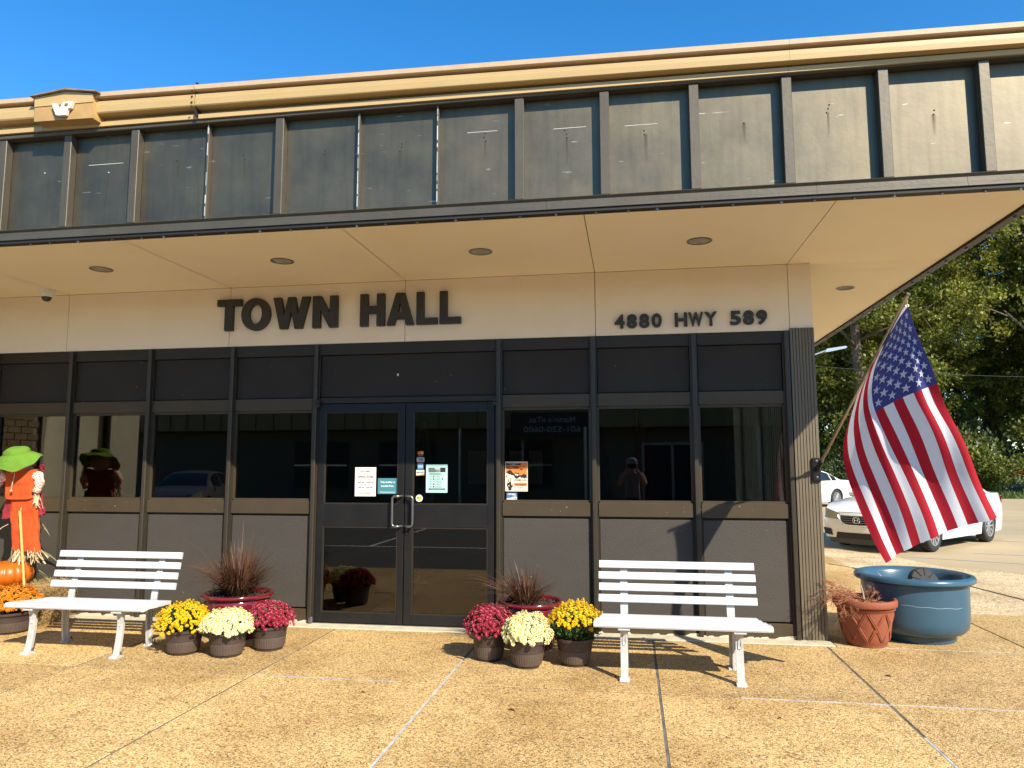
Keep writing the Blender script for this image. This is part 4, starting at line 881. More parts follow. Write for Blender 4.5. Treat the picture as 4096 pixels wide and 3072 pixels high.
make_mum((-5.99, -.80, 0), 'orange', 'orange chrysanthemums in a wide brown bowl before the pumpkin', R_=.27, Hd=.20, nfl=290, r_top=.245, h=.20, r_bot=.17, bald=.1)

# ================================================================== red pots with fountain grass
def make_grasspot(loc, label, s=1.0, hgt=.55, n=330, lean=0.0, seed=1, tuft=(0, 0), spread=.30):
    rg = random.Random(seed)
    t = tag(empty('grass_planter', loc), label, 'planter', 'red glazed planters of fountain grass flanking the doors')
    pr = [(.001, 0), (.20, 0), (.215, .02), (.245, .12), (.275, .22), (.285, .30), (.278, .335), (.272, .345), (.292, .352), (.306, .362), (.308, .378), (.300, .390), (.280, .392), (.268, .384), (.262, .35)]
    MB().lathe([(r * s, z * 1.04) for r, z in pr], seg=72).build('glazed_pot', M_redglaze, t, True, 50)
    MB().lathe([(.265 * s, .350), (.14 * s, .362), (.001, .37)], seg=40).build('soil', M_soil, t)
    so = MB()
    for i in range(260):
        a = rg.uniform(0, 6.283); r = .25 * s * math.sqrt(rg.uniform(0, 1)); q = rg.uniform(.006, .016); b = rg.uniform(0, 6.28)
        so.add([(r * math.cos(a) - q * math.cos(b), r * math.sin(a) - q * math.sin(b), .362), (r * math.cos(a) + q * math.sin(b) * .4, r * math.sin(a) - q * math.cos(b) * .4, .372), (r * math.cos(a) + q * math.cos(b), r * math.sin(a) + q * math.sin(b), .37), (r * math.cos(a), r * math.sin(a) + .004, .385)], [(0, 1, 2), (0, 2, 3), (0, 1, 3), (1, 2, 3)])
    stuff(so.build('bark_chip', M_soil, t))
    gb = MB()
    for i in range(n):
        a = rg.uniform(0, 6.283); r0 = .09 * math.sqrt(rg.uniform(0, 1)); L = hgt * rg.uniform(.35, 1.0) * (1.15 if rg.random() < .12 else .85)
        out = rg.uniform(.08, 1.05); px, py = tuft[0] + r0 * math.cos(a), tuft[1] + r0 * math.sin(a); w0 = rg.uniform(.0026, .0055)
        a += rg.uniform(-.4, .4); ca, sa = math.cos(a), math.sin(a); pts = []
        droop = rg.uniform(.3, 1.0) * out
        for q in range(7):
            f = q / 6; rr = L * spread * 2.1 * out * f ** 1.15; zz = .36 + L * (f * (1 - .25 * out) - droop * .62 * f * f * f)
            pts.append((px + ca * rr + lean * f * L, py + sa * rr, max(zz, .20)))
        o = len(gb.v)
        for q, p in enumerate(pts):
            ww = w0 * (1 - (q / 6) ** 2 * .9); gb.v += [(p[0] - sa * ww, p[1] + ca * ww, p[2]), (p[0] + sa * ww, p[1] - ca * ww, p[2] + ww * .5)]
        for q in range(6): gb.f.append((o + 2 * q, o + 2 * q + 1, o + 2 * q + 3, o + 2 * q + 2))
    stuff(gb.build('grass_blade', M_grass, t))
    return t
make_grasspot((-3.70, -.64, 0), 'red glazed pot of tall full purple fountain grass left of the doors', 1.07, .72, 850, .02, 5, (0, 0), .42)
make_grasspot((-.90, -.62, 0), 'red glazed pot of short thin fountain grass right of the doors', .95, .52, 420, -.10, 8, (-.05, 0), .46)

# ================================================================== terracotta pot, blue planter
tp = tag(empty('terracotta_pot', (2.055, -.06, 0)), 'terracotta pot with woven relief and a dead rusty conifer beside the column', 'plant pot')
rf = lambda z: .165 + (.235 - .165) * (z / .335) ** .8
MB().lathe([(.001, 0), (.155, 0), (.165, .006), (.166, .02)] + [(rf(z), z) for z in np.linspace(.03, .335, 8)] + [(.238, .338), (.262, .345), (.268, .355), (.268, .395), (.262, .405), (.245, .407), (.236, .395), (.230, .35)], seg=64).build('clay_pot', M_terra, tp, True, 50)
MB().lathe([(.236, .352), (.12, .365), (.001, .37)], seg=32).build('soil', M_soil, tp)
lat = MB()
for k in range(9):
    for sgn in (-1, 1):
        for off in (-.07, .0):
            p = []
            for q in range(9):
                z = .05 + .25 * q / 8; a = 2 * math.pi * k / 9 + sgn * (.62 * q / 8 - .31) + off; dr = .004 if (q // 2 + (sgn > 0) + k) % 2 else .001
                p.append(((rf(z) + dr) * math.cos(a), (rf(z) + dr) * math.sin(a), z))
            lat.tube(p, [.003] + [.0075] * 7 + [.003], 6)
lat.build('woven_relief', M_terra, tp, True)
rp_ = MB()
for k in range(76):
    a = 2 * math.pi * k / 76; rp_.tube([(.240 * math.cos(a), .240 * math.sin(a), .318), (.246 * math.cos(a + .05), .246 * math.sin(a + .05), .335)], .0055, 5)
rp_.build('rope_moulding', M_terra, tp, True)
rg = random.Random(12); tw = MB()
def branch(p, d, L, r, lvl):
    pts = [p]; dd = Vector(d)
    for q in range(4):
        dd = (dd + Vector((rg.uniform(-.35, .35), rg.uniform(-.35, .35), rg.uniform(-.35, .22)))).normalized(); nx = pts[-1] + dd * L / 4
        if nx.z < .36 and (nx.x ** 2 + nx.y ** 2) < .055: nx.z = .36 + rg.uniform(0, .02)
        pts.append(nx)
    tw.tube(pts, [r, r * .85, r * .7, r * .5, r * .3], 4)
    if lvl > 0:
        for q in range(5): branch(pts[rg.randint(1, 4)], dd + Vector((rg.uniform(-.9, .9), rg.uniform(-.9, .9), rg.uniform(-.5, .5))), L * rg.uniform(.4, .6), r * .55, lvl - 1)
for a in range(17):
    th_ = rg.uniform(2.2, 4.0) if a < 11 else rg.uniform(-2, 2)
    branch(Vector((rg.uniform(-.03, .03), rg.uniform(-.03, .03), .37)), (math.cos(th_), math.sin(th_), rg.uniform(.35, .8)), .27 if a < 11 else .14, .006, 3)
stuff(tw.build('dead_twig', M_twig, tp))
MB().tube([(.0, 0, .34), (-.01, -.01, .44), (-.03, -.02, .52)], [.009, .007, .005], 7).build('stem', mat('bleached_stem', (.42, .36, .30), .9), tp)

bp = tag(empty('blue_planter', (2.60, .30, 0)), 'large round blue plastic planter with rolled rim beside the terracotta pot', 'planter')
prof = [(.001, 0), (.315, 0), (.325, .012), (.325, .05), (.335, .062), (.395, .085), (.428, .125), (.440, .19), (.446, .30), (.450, .43), (.452, .515), (.462, .522), (.496, .528), (.508, .540), (.508, .566), (.498, .580), (.470, .588), (.435, .572), (.415, .54), (.405, .45)]
MB().lathe(prof, seg=96).build('tub', M_blue, bp, True, 40)
MB().lathe([(.408, .47), (.2, .475), (.001, .478)], seg=48).build('soil', M_soil, bp)
sc2 = MB()
for q in range(16):
    a0 = -2.15 + q * .075; a1 = a0 + .078; z = .352 - .0012 * q + .003 * math.sin(q * 1.3); r = .4485
    sc2.add([(r * math.cos(a0), r * math.sin(a0), z), (r * math.cos(a1), r * math.sin(a1), z - .001), (r * math.cos(a1), r * math.sin(a1), z + .001), (r * math.cos(a0), r * math.sin(a0), z + .0022)], [(0, 1, 2, 3)])
stuff(sc2.build('scratch', mat('pale_scratch', (.40, .52, .60), .6), bp))
hc = tag(empty('wheel_cover', (2.66, .20, .515)), 'round black plastic wheel cover lying in the blue planter', 'wheel cover')
hm = MB().lathe([(.001, .03), (.05, .035), (.12, .028), (.135, .010), (.14, -.02), (.13, -.03), (.12, -.03)], seg=40)
for k in range(9):
    a = 2 * math.pi * k / 9; hm.tube([(.05 * math.cos(a), .05 * math.sin(a), .036), (.122 * math.cos(a), .122 * math.sin(a), .030)], .006, 5)
o = hm.build('cover_disc', M_rubber, hc, True, 40); o.rotation_euler = (R(62), 0, R(10))
tag(MB().tube([(2.32, .12, .50), (2.26, .08, .565), (2.225, .06, .60), (2.215, .05, .612)], [.006, .006, .005, .004], 6).build('dry_stick', mat('grey_stick', (.30, .30, .28), .8)), 'thin grey stick poking from the blue planter', 'stick')

# ================================================================== flag and pole
A3 = atY(1957, 645, -1.75); B3 = Vector((1.715, -.085, 1.585))
fp = tag(empty('flag_pole', tuple(B3)), 'slanted bronze flag pole in a black bracket on the corner column', 'flag pole')
rel = lambda p: Vector(p) - B3
tipd = (A3 - B3).normalized(); tip = A3 + tipd * .035
MB().tube([rel(B3 + tipd * .0), rel(tip)], .0125, 12).build('pole', M_pole, fp, True, 50)
MB().tube([rel(tip - tipd * .002), rel(tip + tipd * .012)], [.014, .013], 12).build('pole_cap', M_steel, fp)
MB().tube([rel(B3 - tipd * .09), rel(B3 + tipd * .085)], .022, 14).build('socket', M_blackmetal, fp, True, 50)
MB().bbox(-.05, .028, .035, .0655, -.145, .075, .008).build('bracket_plate', M_blackmetal, fp)
for z in (.045, -.105):
    o = MB().lathe([(.001, .008), (.011, .006), (.012, 0)], seg=12).build('bracket_screw', M_steel, fp); o.location = (-.012, .035, z); o.rotation_euler = (R(90), 0, 0)
# flag surface: control net of pixel, depth
SS = [0, .2, .4, .7, 1.0]; TT = [0, .27, .54, .77, 1.0]
NET = [[(1962, 656), (1937, 693), (1913, 733), (1893, 768), (1874, 806)],
       [(1993, 742), (1943, 766), (1889, 806), (1864, 838), (1845, 880)],
       [(2027, 829), (1962, 852), (1893, 891), (1853, 918), (1823, 966)],
       [(2088, 972), (2022, 990), (1952, 1020), (1899, 1050), (1853, 1092)],
       [(2152, 1118), (2080, 1136), (2007, 1166), (1957, 1191), (1911, 1215)]]
DEP = [[-1.75, -1.56, -1.36, -1.18, -1.00], [-1.80, -1.63, -1.43, -1.26, -1.10], [-1.85, -1.72, -1.53, -1.38, -1.24], [-1.93, -1.83, -1.70, -1.58, -1.50], [-2.00, -1.93, -1.87, -1.83, -1.79]]
CP = np.array([[atY(*NET[i][j], DEP[i][j]) for j in range(5)] for i in range(5)])
def cr(xs, ys, x):
    """piecewise cubic (finite difference tangents)"""
    i = int(np.clip(np.searchsorted(xs, x) - 1, 0, len(xs) - 2)); h = xs[i + 1] - xs[i]; t_ = (x - xs[i]) / h
    def sl(k):
        a = max(k - 1, 0); b = min(k + 1, len(xs) - 1); return (ys[b] - ys[a]) / (xs[b] - xs[a])
    h00 = 2 * t_ ** 3 - 3 * t_ ** 2 + 1; h10 = t_ ** 3 - 2 * t_ ** 2 + t_; h01 = -2 * t_ ** 3 + 3 * t_ ** 2; h11 = t_ ** 3 - t_ ** 2
    return h00 * ys[i] + h10 * h * sl(i) + h01 * ys[i + 1] + h11 * h * sl(i + 1)
def FS(s_, t_):
    rows = np.array([cr(TT, CP[i], t_) for i in range(5)]); p = cr(SS, rows, s_)
    amp = .030 * (.25 + .75 * min(1, s_ * 2)) * (1 - .35 * s_)
    d = amp * (math.sin(t_ * 13 + s_ * 3.2 + .6) + .45 * math.sin(t_ * 29 - s_ * 5.0 + 1.0)) + .014 * math.sin(s_ * 16 + t_ * 6)
    return Vector((p[0] - .3 * d * .3, p[1] + d, p[2] + .004 * math.sin(s_ * 22 + t_ * 9)))
fl = tag(empty('flag', tuple(A3)), 'American flag with fifty white stars and thirteen stripes hanging from the slanted pole', 'flag')
rA = lambda p: p - A3
for k in range(13):
    t0, t1 = k / 13, (k + 1) / 13; s0 = .4 if k < 7 else 0.012
    nu = 30 if k < 7 else 48
    MB().grid(lambda a, b: rA(FS(s0 + (1 - s0) * a, t0 + (t1 - t0) * b)), nu, 4).build('stripe', M_red if k % 2 == 0 else M_fwhite, fl, True, 180)
MB().grid(lambda a, b: rA(FS(.012 + .388 * a, 7 / 13 * b)), 26, 28).build('canton', M_navy, fl, True, 180)
MB().grid(lambda a, b: rA(FS(.012 * a - .004 * (1 - a), b)), 2, 40).build('heading_tape', M_fwhite, fl, True, 180)
def star(sc, tc, r):
    p0 = FS(sc, tc); e = .004
    ds = (FS(sc + e, tc) - FS(sc - e, tc)); dt = (FS(sc, tc + e) - FS(sc, tc - e)); nn = ds.cross(dt).normalized()
    if nn.y > 0: nn = -nn
    pts = []
    for k in range(10):
        a = math.pi / 2 + k * math.pi / 5; rr = r if k % 2 == 0 else r * .40
        # s runs along the fly (1.55 m), t along the hoist (.95 m): star upright along hoist
        q = FS(min(.398, max(.012, sc + rr * math.cos(a) / 1.62)), min(.536, max(.002, tc - rr * math.sin(a) / .98))) + nn * .0025; pts.append(q)
    c = p0 + nn * .0028
    m = MB().add([rA(c)] + [rA(q) for q in pts], [(0, i + 1, (i + 1) % 10 + 1) for i in range(10)]); return m.build('star', M_fwhite, fl)
for i in range(9):
    for j in range(11):
        if (i + j) % 2 == 0: star(.012 + .388 * (j + 1) / 12, 7 / 13 * (i + 1) / 10, .035)
gm = MB().lathe([(.006, 0), (.012, 0), (.012, .003), (.006, .003), (.006, 0)], seg=14)
gq = FS(.004, .02); o = gm.build('grommet', M_pole, fl); o.location = rA(gq) + Vector((0, -.006, 0)); o.rotation_euler = (R(80), 0, 0)
MB().tube([rA(A3 - tipd * .03), rA(A3 - tipd * .02 + Vector((.012, -.01, 0))), rA(gq)], .003, 6).build('clip', M_white, fl)

# ================================================================== scarecrow corner
sc = tag(empty('scarecrow', (-6.2, -.52, .38)), 'scarecrow in green hat and orange felt clothes tied to a bamboo stake', 'scarecrow')
o0 = Vector((-6.2, -.52, .38))
def wr(p): return (p[0] - o0.x, p[1] - o0.y, p[2] - o0.z)
def cloth_slab(xl0, xr0, z0, xl1, xr1, z1, yc, dep, m, name, amp=.012, seed=1):
    """puffed cloth sleeve between a bottom edge (z0) and a top edge (z1)"""
    rg_ = np.random.default_rng(seed); ph = rg_.uniform(0, 6, 6); b = MB(); nu, nv = 28, 18
    def P(u_, v_):
        xa = xl0 + (xl1 - xl0) * v_; xb = xr0 + (xr1 - xr0) * v_; a = 2 * math.pi * u_
        ce, se = math.cos(a), math.sin(a); ex = math.copysign(abs(ce) ** .35, ce); ey = math.copysign(abs(se) ** .6, se)
        x = (xa + xb) / 2 + (xb - xa) / 2 * ex; y = yc + dep * ey; z = z0 + (z1 - z0) * v_
        q = amp * (math.sin(9 * v_ + 3 * u_ * 6 + ph[0]) * .5 + math.sin(17 * v_ - 14 * u_ + ph[1]) * .35 + math.sin(31 * u_ + 5 * v_ + ph[2]) * .3)
        return wr((x + q * .3, y + q, z + (.008 * math.sin(6 * u_ * 6.28 / 3 + ph[3]) if v_ in (0.0, 1.0) else 0)))
    b.grid(P, nu, nv); return b.build(name, m, sc, True, 180)
cloth_slab(-6.27, -5.965, .735, -6.345, -6.03, 1.285, -.52, .032, M_orangecloth, 'trousers', .009, 2)
cloth_slab(-6.375, -6.045, 1.262, -6.395, -6.045, 1.555, -.535, .045, M_orangecloth, 'tunic', .006, 5)
cloth_slab(-6.435, -6.33, 1.06, -6.385, -6.335, 1.30, -.50, .03, M_maroon, 'shirt_tail', .008, 6)
cloth_slab(-6.045, -5.965, 1.10, -6.06, -6.025, 1.31, -.49, .03, M_maroon, 'shirt_tail', .008, 7)
def sleeve(p0, p1, p2, name='sleeve'):
    pts = []; ra = []
    for q in range(9):
        f = q / 8; a = Vector(p0).lerp(Vector(p1), f); b_ = Vector(p1).lerp(Vector(p2), f); pts.append(wr(a.lerp(b_, f))); ra.append(.052 - .016 * f + .007 * math.sin(f * 14))
    MB().tube(pts, ra, 14).build(name, M_check, sc, True, 180)
sleeve((-6.05, -.53, 1.50), (-5.955, -.55, 1.45), (-6.015, -.56, 1.33)); sleeve((-6.39, -.53, 1.50), (-6.50, -.55, 1.45), (-6.46, -.60, 1.33))
MB().lathe([(.001, -.10), (.05, -.09), (.09, -.05), (.105, .0), (.10, .06), (.07, .11), (.001, .125)], seg=24).build('head', M_skin, sc, True).location = wr((-6.235, -.53, 1.63))
hat = MB(); rgh = random.Random(4)
def hatP(u_, v_):
    a = 2 * math.pi * u_
    if v_ < .5:
        f = v_ / .5; r = .13 * math.sin(f * math.pi / 2) ** .7; z = .105 - .07 * f * f + .010 * math.sin(a * 3) * f
    else:
        f = (v_ - .5) / .5; r = .13 + .105 * f; z = .035 - .035 * f - .055 * f * f * (1 + .7 * math.cos(a + 1.7)) + .018 * f * math.sin(a * 3 + 1) + .010 * f * math.sin(a * 7)
    return (r * math.cos(a), r * math.sin(a) * .9, z)
ht = hat.grid(hatP, 48, 24).build('hat', M_greencloth, sc, True, 180); ht.location = wr((-6.262, -.56, 1.69)); ht.rotation_euler = (R(16), R(-2), 0)
def strands(name, base, dirs, n, L, rad, m, seed, spread=.5, parent=None, flat=.0035, world=True):
    rg_ = random.Random(seed); b = MB()
    for i in range(n):
        d = (Vector(dirs) + Vector((rg_.uniform(-spread, spread), rg_.uniform(-spread, spread), rg_.uniform(-spread, spread) * .4))).normalized()
        p = Vector(base) + Vector((rg_.uniform(-rad, rad), rg_.uniform(-rad, rad), rg_.uniform(-rad, rad) * .5)); LL = L * rg_.uniform(.5, 1.05); sd = d.cross(Vector((rg_.uniform(-1, 1), 1, rg_.uniform(-1, 1)))).normalized() * flat * rg_.uniform(.5, 1.3)
        o = len(b.v)
        for q in range(4):
            f = q / 3; c = p + d * LL * f + Vector((rg_.uniform(-.01, .01), rg_.uniform(-.01, .01), rg_.uniform(-.008, .008))); b.v += [wr(c - sd) if world else tuple(c - sd), wr(c + sd) if world else tuple(c + sd)]
        for q in range(3): b.f.append((o + 2 * q, o + 2 * q + 1, o + 2 * q + 3, o + 2 * q + 2))
    return stuff(b.build(name, m, parent or sc))
strands('raffia_foot', (-6.19, -.52, .76), (.05, -.05, -1), 46, .17, .04, M_raffia, 3, .45, flat=.005); strands('raffia_foot', (-6.04, -.52, .78), (.45, -.05, -1), 46, .19, .03, M_raffia, 4, .5, flat=.005)
strands('raffia_hand', (-6.01, -.56, 1.33), (.15, 0, -1), 26, .18, .012, M_raffia, 5, .25, flat=.004); strands('raffia_hair', (-6.435, -.54, 1.62), (-.1, 0, -1), 40, .18, .02, M_raffia, 6, .25, flat=.004)
strands('raffia_hair', (-6.03, -.50, 1.60), (.3, .1, -1), 14, .07, .012, M_maroon, 8, .5, flat=.008)
MB().tube([wr(p) for p in [(-6.24, -.605, 1.545), (-6.235, -.61, 1.50), (-6.25, -.612, 1.42), (-6.255, -.613, 1.36)]], .004, 6).tube([wr(p) for p in [(-6.28, -.605, 1.52), (-6.25, -.61, 1.545), (-6.21, -.605, 1.535)]], .003, 6).lathe([(.001, -.014), (.012, -.008), (.013, .006), (.001, .016)], seg=10, c=wr((-6.256, -.615, 1.345))).build('twine_bow', M_raffia, sc)
stk = MB(); a_ = Vector((-6.04, -.60, .39)); b_ = Vector((-6.152, -.60, 1.14)); pts = []; ra = []
for q in range(31):
    f = q / 30; pts.append(wr(a_.lerp(b_, f))); ra.append(.0125 + (.0022 if q % 6 == 0 else 0))
stk.tube(pts, ra, 12); stk.tube([wr(b_ + Vector((0, 0, -.05))), wr(b_ + Vector((-.004, .02, .03)))], .006, 6).build('bamboo_stake', M_bamboo, sc, True, 50)

hb = tag(empty('hay_bale', (-6.40, -.32, 0)), 'rough straw hay bale on the walk under the scarecrow', 'hay bale')
MB().bbox(-.52, .50, -.22, .22, .0, .36, .03).build('bale_core', mat('packed_hay', (.36, .25, .10), .95, 0, .9, 25, 1.0, 60, vcol=(.20, .13, .05)), hb)
rg_ = random.Random(2); V = []
for i in range(5200):
    f = rg_.random()
    if f < .4: p = (rg_.uniform(-.52, .54), rg_.uniform(-.24, .22), rg_.uniform(.352, .40))
    elif f < .75: p = (rg_.uniform(-.52, .53), rg_.uniform(-.26, -.215), rg_.uniform(.0, .39))
    else: p = (rg_.uniform(.49, .56), rg_.uniform(-.24, .22), rg_.uniform(.0, .38))
    d = Vector((rg_.uniform(-1, 1), rg_.uniform(-1, 1), rg_.uniform(-.45, .45))).normalized(); L = rg_.uniform(.02, .085); s_ = d.cross(Vector((rg_.uniform(-1, 1), rg_.uniform(-1, 1), 1))).normalized() * .0013
    p = Vector(p); V.append([p - d * L - s_, p + d * L - s_ * .5, p + d * L + s_ * .5, p - d * L + s_])
V = np.array([[tuple(q) for q in r] for r in V]); V[:, :, 2] = np.maximum(V[:, :, 2], .002)
stuff(link('straw', quads_mesh('straw', V, M_straw), hb))
V = []
for i in range(500):
    p = Vector((-6.0 + rg_.gauss(.12, .16), -.55 + rg_.gauss(0, .12), .004 + rg_.uniform(0, .012))); d = Vector((rg_.uniform(-1, 1), rg_.uniform(-1, 1), rg_.uniform(-.05, .1))).normalized(); s_ = d.cross(Vector((0, 0, 1))).normalized() * .0013; L = rg_.uniform(.015, .06)
    V.append([tuple(p - d * L - s_), tuple(p + d * L - s_), tuple(p + d * L + s_), tuple(p - d * L + s_)])
tag(link('loose_straw', quads_mesh('loose_straw', np.array(V), M_straw)), 'loose straw scattered on the walk beside the hay bale', 'straw', kind='stuff')

pk = tag(empty('pumpkin', (-6.32, -.52, .375)), 'large round orange ribbed pumpkin resting on the hay bale', 'pumpkin')
pp = MB(); nseg = 96
prf = [(.001, .035), (.06, .012), (.13, .0), (.185, .03), (.222, .08), (.232, .13), (.215, .185), (.17, .228), (.11, .245), (.06, .242), (.028, .225), (.001, .218)]
pp.lathe(prf, seg=nseg, rfun=lambda i, k, r, z: r * (1 - .055 * (abs(math.sin(k / nseg * math.pi * 14)) < .28) - .03 * (1 - abs(math.sin(k / nseg * math.pi * 14))) + .03 * math.sin(k / nseg * 6.28 * 2 + 1)))
pp.build('pumpkin_body', M_pumpkin, pk, True, 180); MB().tube([(0, 0, .215), (.01, 0, .25), (.035, .0, .285), (.05, 0, .30)], [.028, .018, .015, .017], 8).build('pumpkin_stem', M_stem, pk, True)
cs = tag(empty('corn_stalk', (-6.55, -.18, 0)), 'dried corn stalk with long drooping leaves behind the pumpkin', 'corn stalk')
MB().tube([(0, 0, .02), (.01, 0, .6), (.0, .0, 1.25)], [.014, .012, .006], 8).build('stalk', M_cornleaf, cs)
for i, (a, L, z) in enumerate(((-.35, .62, .35), (-.1, .55, .42), (-.6, .5, .5), (.3, .45, .62), (-.9, .55, .75), (-.2, .5, .95))):
    b = MB(); o = 0
    for q in range(9):
        f = q / 8; c = Vector((math.cos(a) * L * f, math.sin(a) * L * f, z + L * (.75 * f - .95 * f * f))); s_ = Vector((-math.sin(a), math.cos(a), .3)).normalized() * .016 * math.sin(math.pi * min(1, f * .9 + .1)); b.v += [tuple(c - s_), tuple(c + s_ + Vector((0, 0, .004)))]
    for q in range(8): b.f.append((2 * q, 2 * q + 1, 2 * q + 3, 2 * q + 2))
    b.build('leaf', M_cornleaf, cs)
hk = tag(empty('corn_ornament', (-6.47, -.60, .84)), 'yellow netted corn husk ornament hanging beside the scarecrow', 'ornament')
b = MB()
for k in range(9):
    a = 2 * math.pi * k / 9; b.tube([(.09, 0, .10), (.05 + .028 * math.cos(a), .03 * math.sin(a), .04), (.0 + .03 * math.cos(a), .032 * math.sin(a), -.03), (-.05, 0, -.11)], .005, 5)
b.tube([(.09, 0, .10), (.0, 0, 0), (-.05, 0, -.11)], [.006, .022, .006], 8).build('husk', M_husk, hk); MB().tube([(.09, 0, .10), (.105, .02, .13), (.14, .06, .16)], .003, 5).build('tie', M_raffia, hk)

# ================================================================== cars
def ip(x, pts): return float(np.interp(x, [p[0] for p in pts], [p[1] for p in pts]))
def sm(x, pts):
    return float(np.mean([ip(x + d, pts) for d in (-.09, -.045, 0, .045, .09)]))
UPZ = [(0, .70), (.12, .77), (.4, .85), (.9, .91), (1.3, .945), (1.8, .945), (3.0, .96), (4.0, 1.0), (4.5, 1.01), (4.75, .985), (4.86, .90)]
ROOF = [(1.25, .93), (1.65, 1.19), (2.05, 1.38), (2.4, 1.445), (2.8, 1.455), (3.2, 1.42), (3.6, 1.31), (4.0, 1.14), (4.25, 1.02)]
LEN, WID, WF, WB = 4.86, .925, .96, 3.73
WR = .335
def make_car(name, paint, label, loc, rz, spokes=10, group='parked cars', split=2):
    t = tag(empty(name, loc, rz), label, 'car', group)
    def hw(x, f):
        a = 1 - .20 * max(0, (.75 - x) / .75) ** 2 - .13 * max(0, (x - 4.0) / .86) ** 2
        return WID * a * (1 - .05 * (1 - f) ** 2 * 1.2 - .075 * max(0, f - .45) ** 2 * 3 + .012 * math.exp(-((f - .72) / .06) ** 2))
    def zlo(x):
        z = .20 + .04 * max(0, (.6 - x) / .6)
        for c in (WF, WB):
            d = abs(x - c)
            if d < .40: z = max(z, .335 + math.sqrt(.40 ** 2 - d ** 2) * .93 if d < .398 else z)
        return z
    xs = sorted(set(list(np.linspace(0, LEN, 60)) + [c + s_ * .40 * math.cos(a) for c in (WF, WB) for s_ in (-1, 1) for a in np.linspace(0, 1.5, 8)])); nr = 12
    X0 = -LEN / 2
    def nose(y, z):
        z1_ = sm(0, UPZ); f = max(0, min(1, (z - .2) / (z1_ - .2))); yn = min(1, abs(y) / hw(0, f)); return -(.16 * (1 - yn * yn) * (.75 + .25 * math.sin(math.pi * f)) + .03 * math.sin(math.pi * f))
    def loc_(x, y, z): return (-(x + X0), y, z)      # front faces +x
    b = MB()
    for s_ in (-1, 1):
        st = len(b.v)
        for x in xs:
            z0, z1 = zlo(x), sm(x, UPZ)
            for k in range(nr + 1):
                z = z0 + (z1 - z0) * k / nr; f = (z - .2) / (z1 - .2); b.v.append(loc_(x, s_ * hw(x, f), z))
        for i in range(len(xs) - 1):
            for k in range(nr):
                q = st + i * (nr + 1) + k; b.f.append((q, q + nr + 1, q + nr + 2, q + 1))
    st = len(b.v); nc = 12
    for x in xs:
        z1 = sm(x, UPZ); w1 = hw(x, 1.0)
        for k in range(nc + 1):
            y = -1 + 2 * k / nc; b.v.append(loc_(x, w1 * y, z1 + (.055 * (1 - y * y) + (.018 * math.exp(-((abs(y) - .62) / .12) ** 2) if x < 1.4 else 0)) * min(1, (x + .02) / .5) * (1 if x < 4.6 else (4.9 - x) / .3)))
    for i in range(len(xs) - 1):
        for k in range(nc):
            q = st + i * (nc + 1) + k; b.f.append((q, q + nc + 1, q + nc + 2, q + 1))
    # nose and tail caps, bulging
    def cap(x, sgn, bulge):
        st = len(b.v); z0, z1 = zlo(x), sm(x, UPZ); n2 = 14
        for k in range(nr + 1):
            z = z0 + (z1 - z0) * k / nr; f = (z - .2) / (z1 - .2); ww = hw(x, f)
            for j in range(n2 + 1):
                y = -1 + 2 * j / n2; b.v.append(loc_(x + sgn * (bulge * (1 - y * y) * (.75 + .25 * math.sin(math.pi * f)) + (.03 * math.sin(math.pi * f) if abs(y) < 1 else 0)), ww * y, z))
        for k in range(nr):
            for j in range(n2):
                q = st + k * (n2 + 1) + j; b.f.append((q, q + 1, q + n2 + 2, q + n2 + 1))
    cap(0, -1, .16); cap(LEN, 1, .10)
    bm = bmesh.new(); me = b.mesh('body'); bm.from_mesh(me); bmesh.ops.remove_doubles(bm, verts=bm.verts, dist=.002); bmesh.ops.recalc_face_normals(bm, faces=bm.faces); bm.to_mesh(me); bm.free()
    me.materials.append(paint); me.polygons.foreach_set('use_smooth', [True] * len(me.polygons)); me.set_sharp_from_angle(angle=R(42)); body = link('body', me, t)
    # greenhouse
    gx = np.linspace(1.25, 4.25, 34); g_ = MB(); sec = 12
    def wt(x):
        f = (sm(x, ROOF) - .95) / .5; return .80 - .21 * max(0, min(1, f))
    def side(x, f):   # f 0 belt .. 1 roof edge
        zb = sm(x, UPZ) - .01; zr = max(sm(x, ROOF) - .03, zb + .004); y = .835 + (wt(x) - .835) * f ** 1.1; return y, zb + (zr - zb) * f
    for x in gx:
        for s_ in (-1,):
            for k in range(7):
                y, z = side(x, k / 6); g_.v.append(loc_(x, -y, z))
        zr = max(sm(x, ROOF), sm(x, UPZ) + .01)
        for k in range(1, 8):
            yy = -1 + 2 * k / 8; g_.v.append(loc_(x, wt(x) * yy, zr - .03 + .045 * (1 - yy * yy)))
        for k in range(7):
            y, z = side(x, 1 - k / 6); g_.v.append(loc_(x, y, z))
    nn = 21
    for i in range(len(gx) - 1):
        for k in range(nn - 1):
            q = i * nn + k; g_.f.append((q, q + nn, q + nn + 1, q + 1))
    g_.build('cabin', paint, t, True, 45)
    for s_ in (-1, 1):
        for a, c in ((1.72, 2.62), (2.70, 3.52), (3.58, 3.86)):
            w_ = MB(); n = 8
            for q in range(n + 1):
                x = a + (c - a) * q / n
                for f in (.10, .90):
                    y, z = side(x, f); y2, z2 = side(x, f); w_.v.append(loc_(x, s_ * (y + .007), z))
            for q in range(n): w_.f.append((2 * q, 2 * q + 1, 2 * q + 3, 2 * q + 2))
            w_.build('side_window', M_carglass, t, True)
        hd = (2.45, 3.42)
        for x in hd:
            o = MB().bbox(-.085, .085, -.012, .012, -.014, .014, .006).build('door_handle', M_chrome if paint is not M_carred else paint, t); o.location = loc_(x, s_ * (hw(x, .86) + .006), .86)
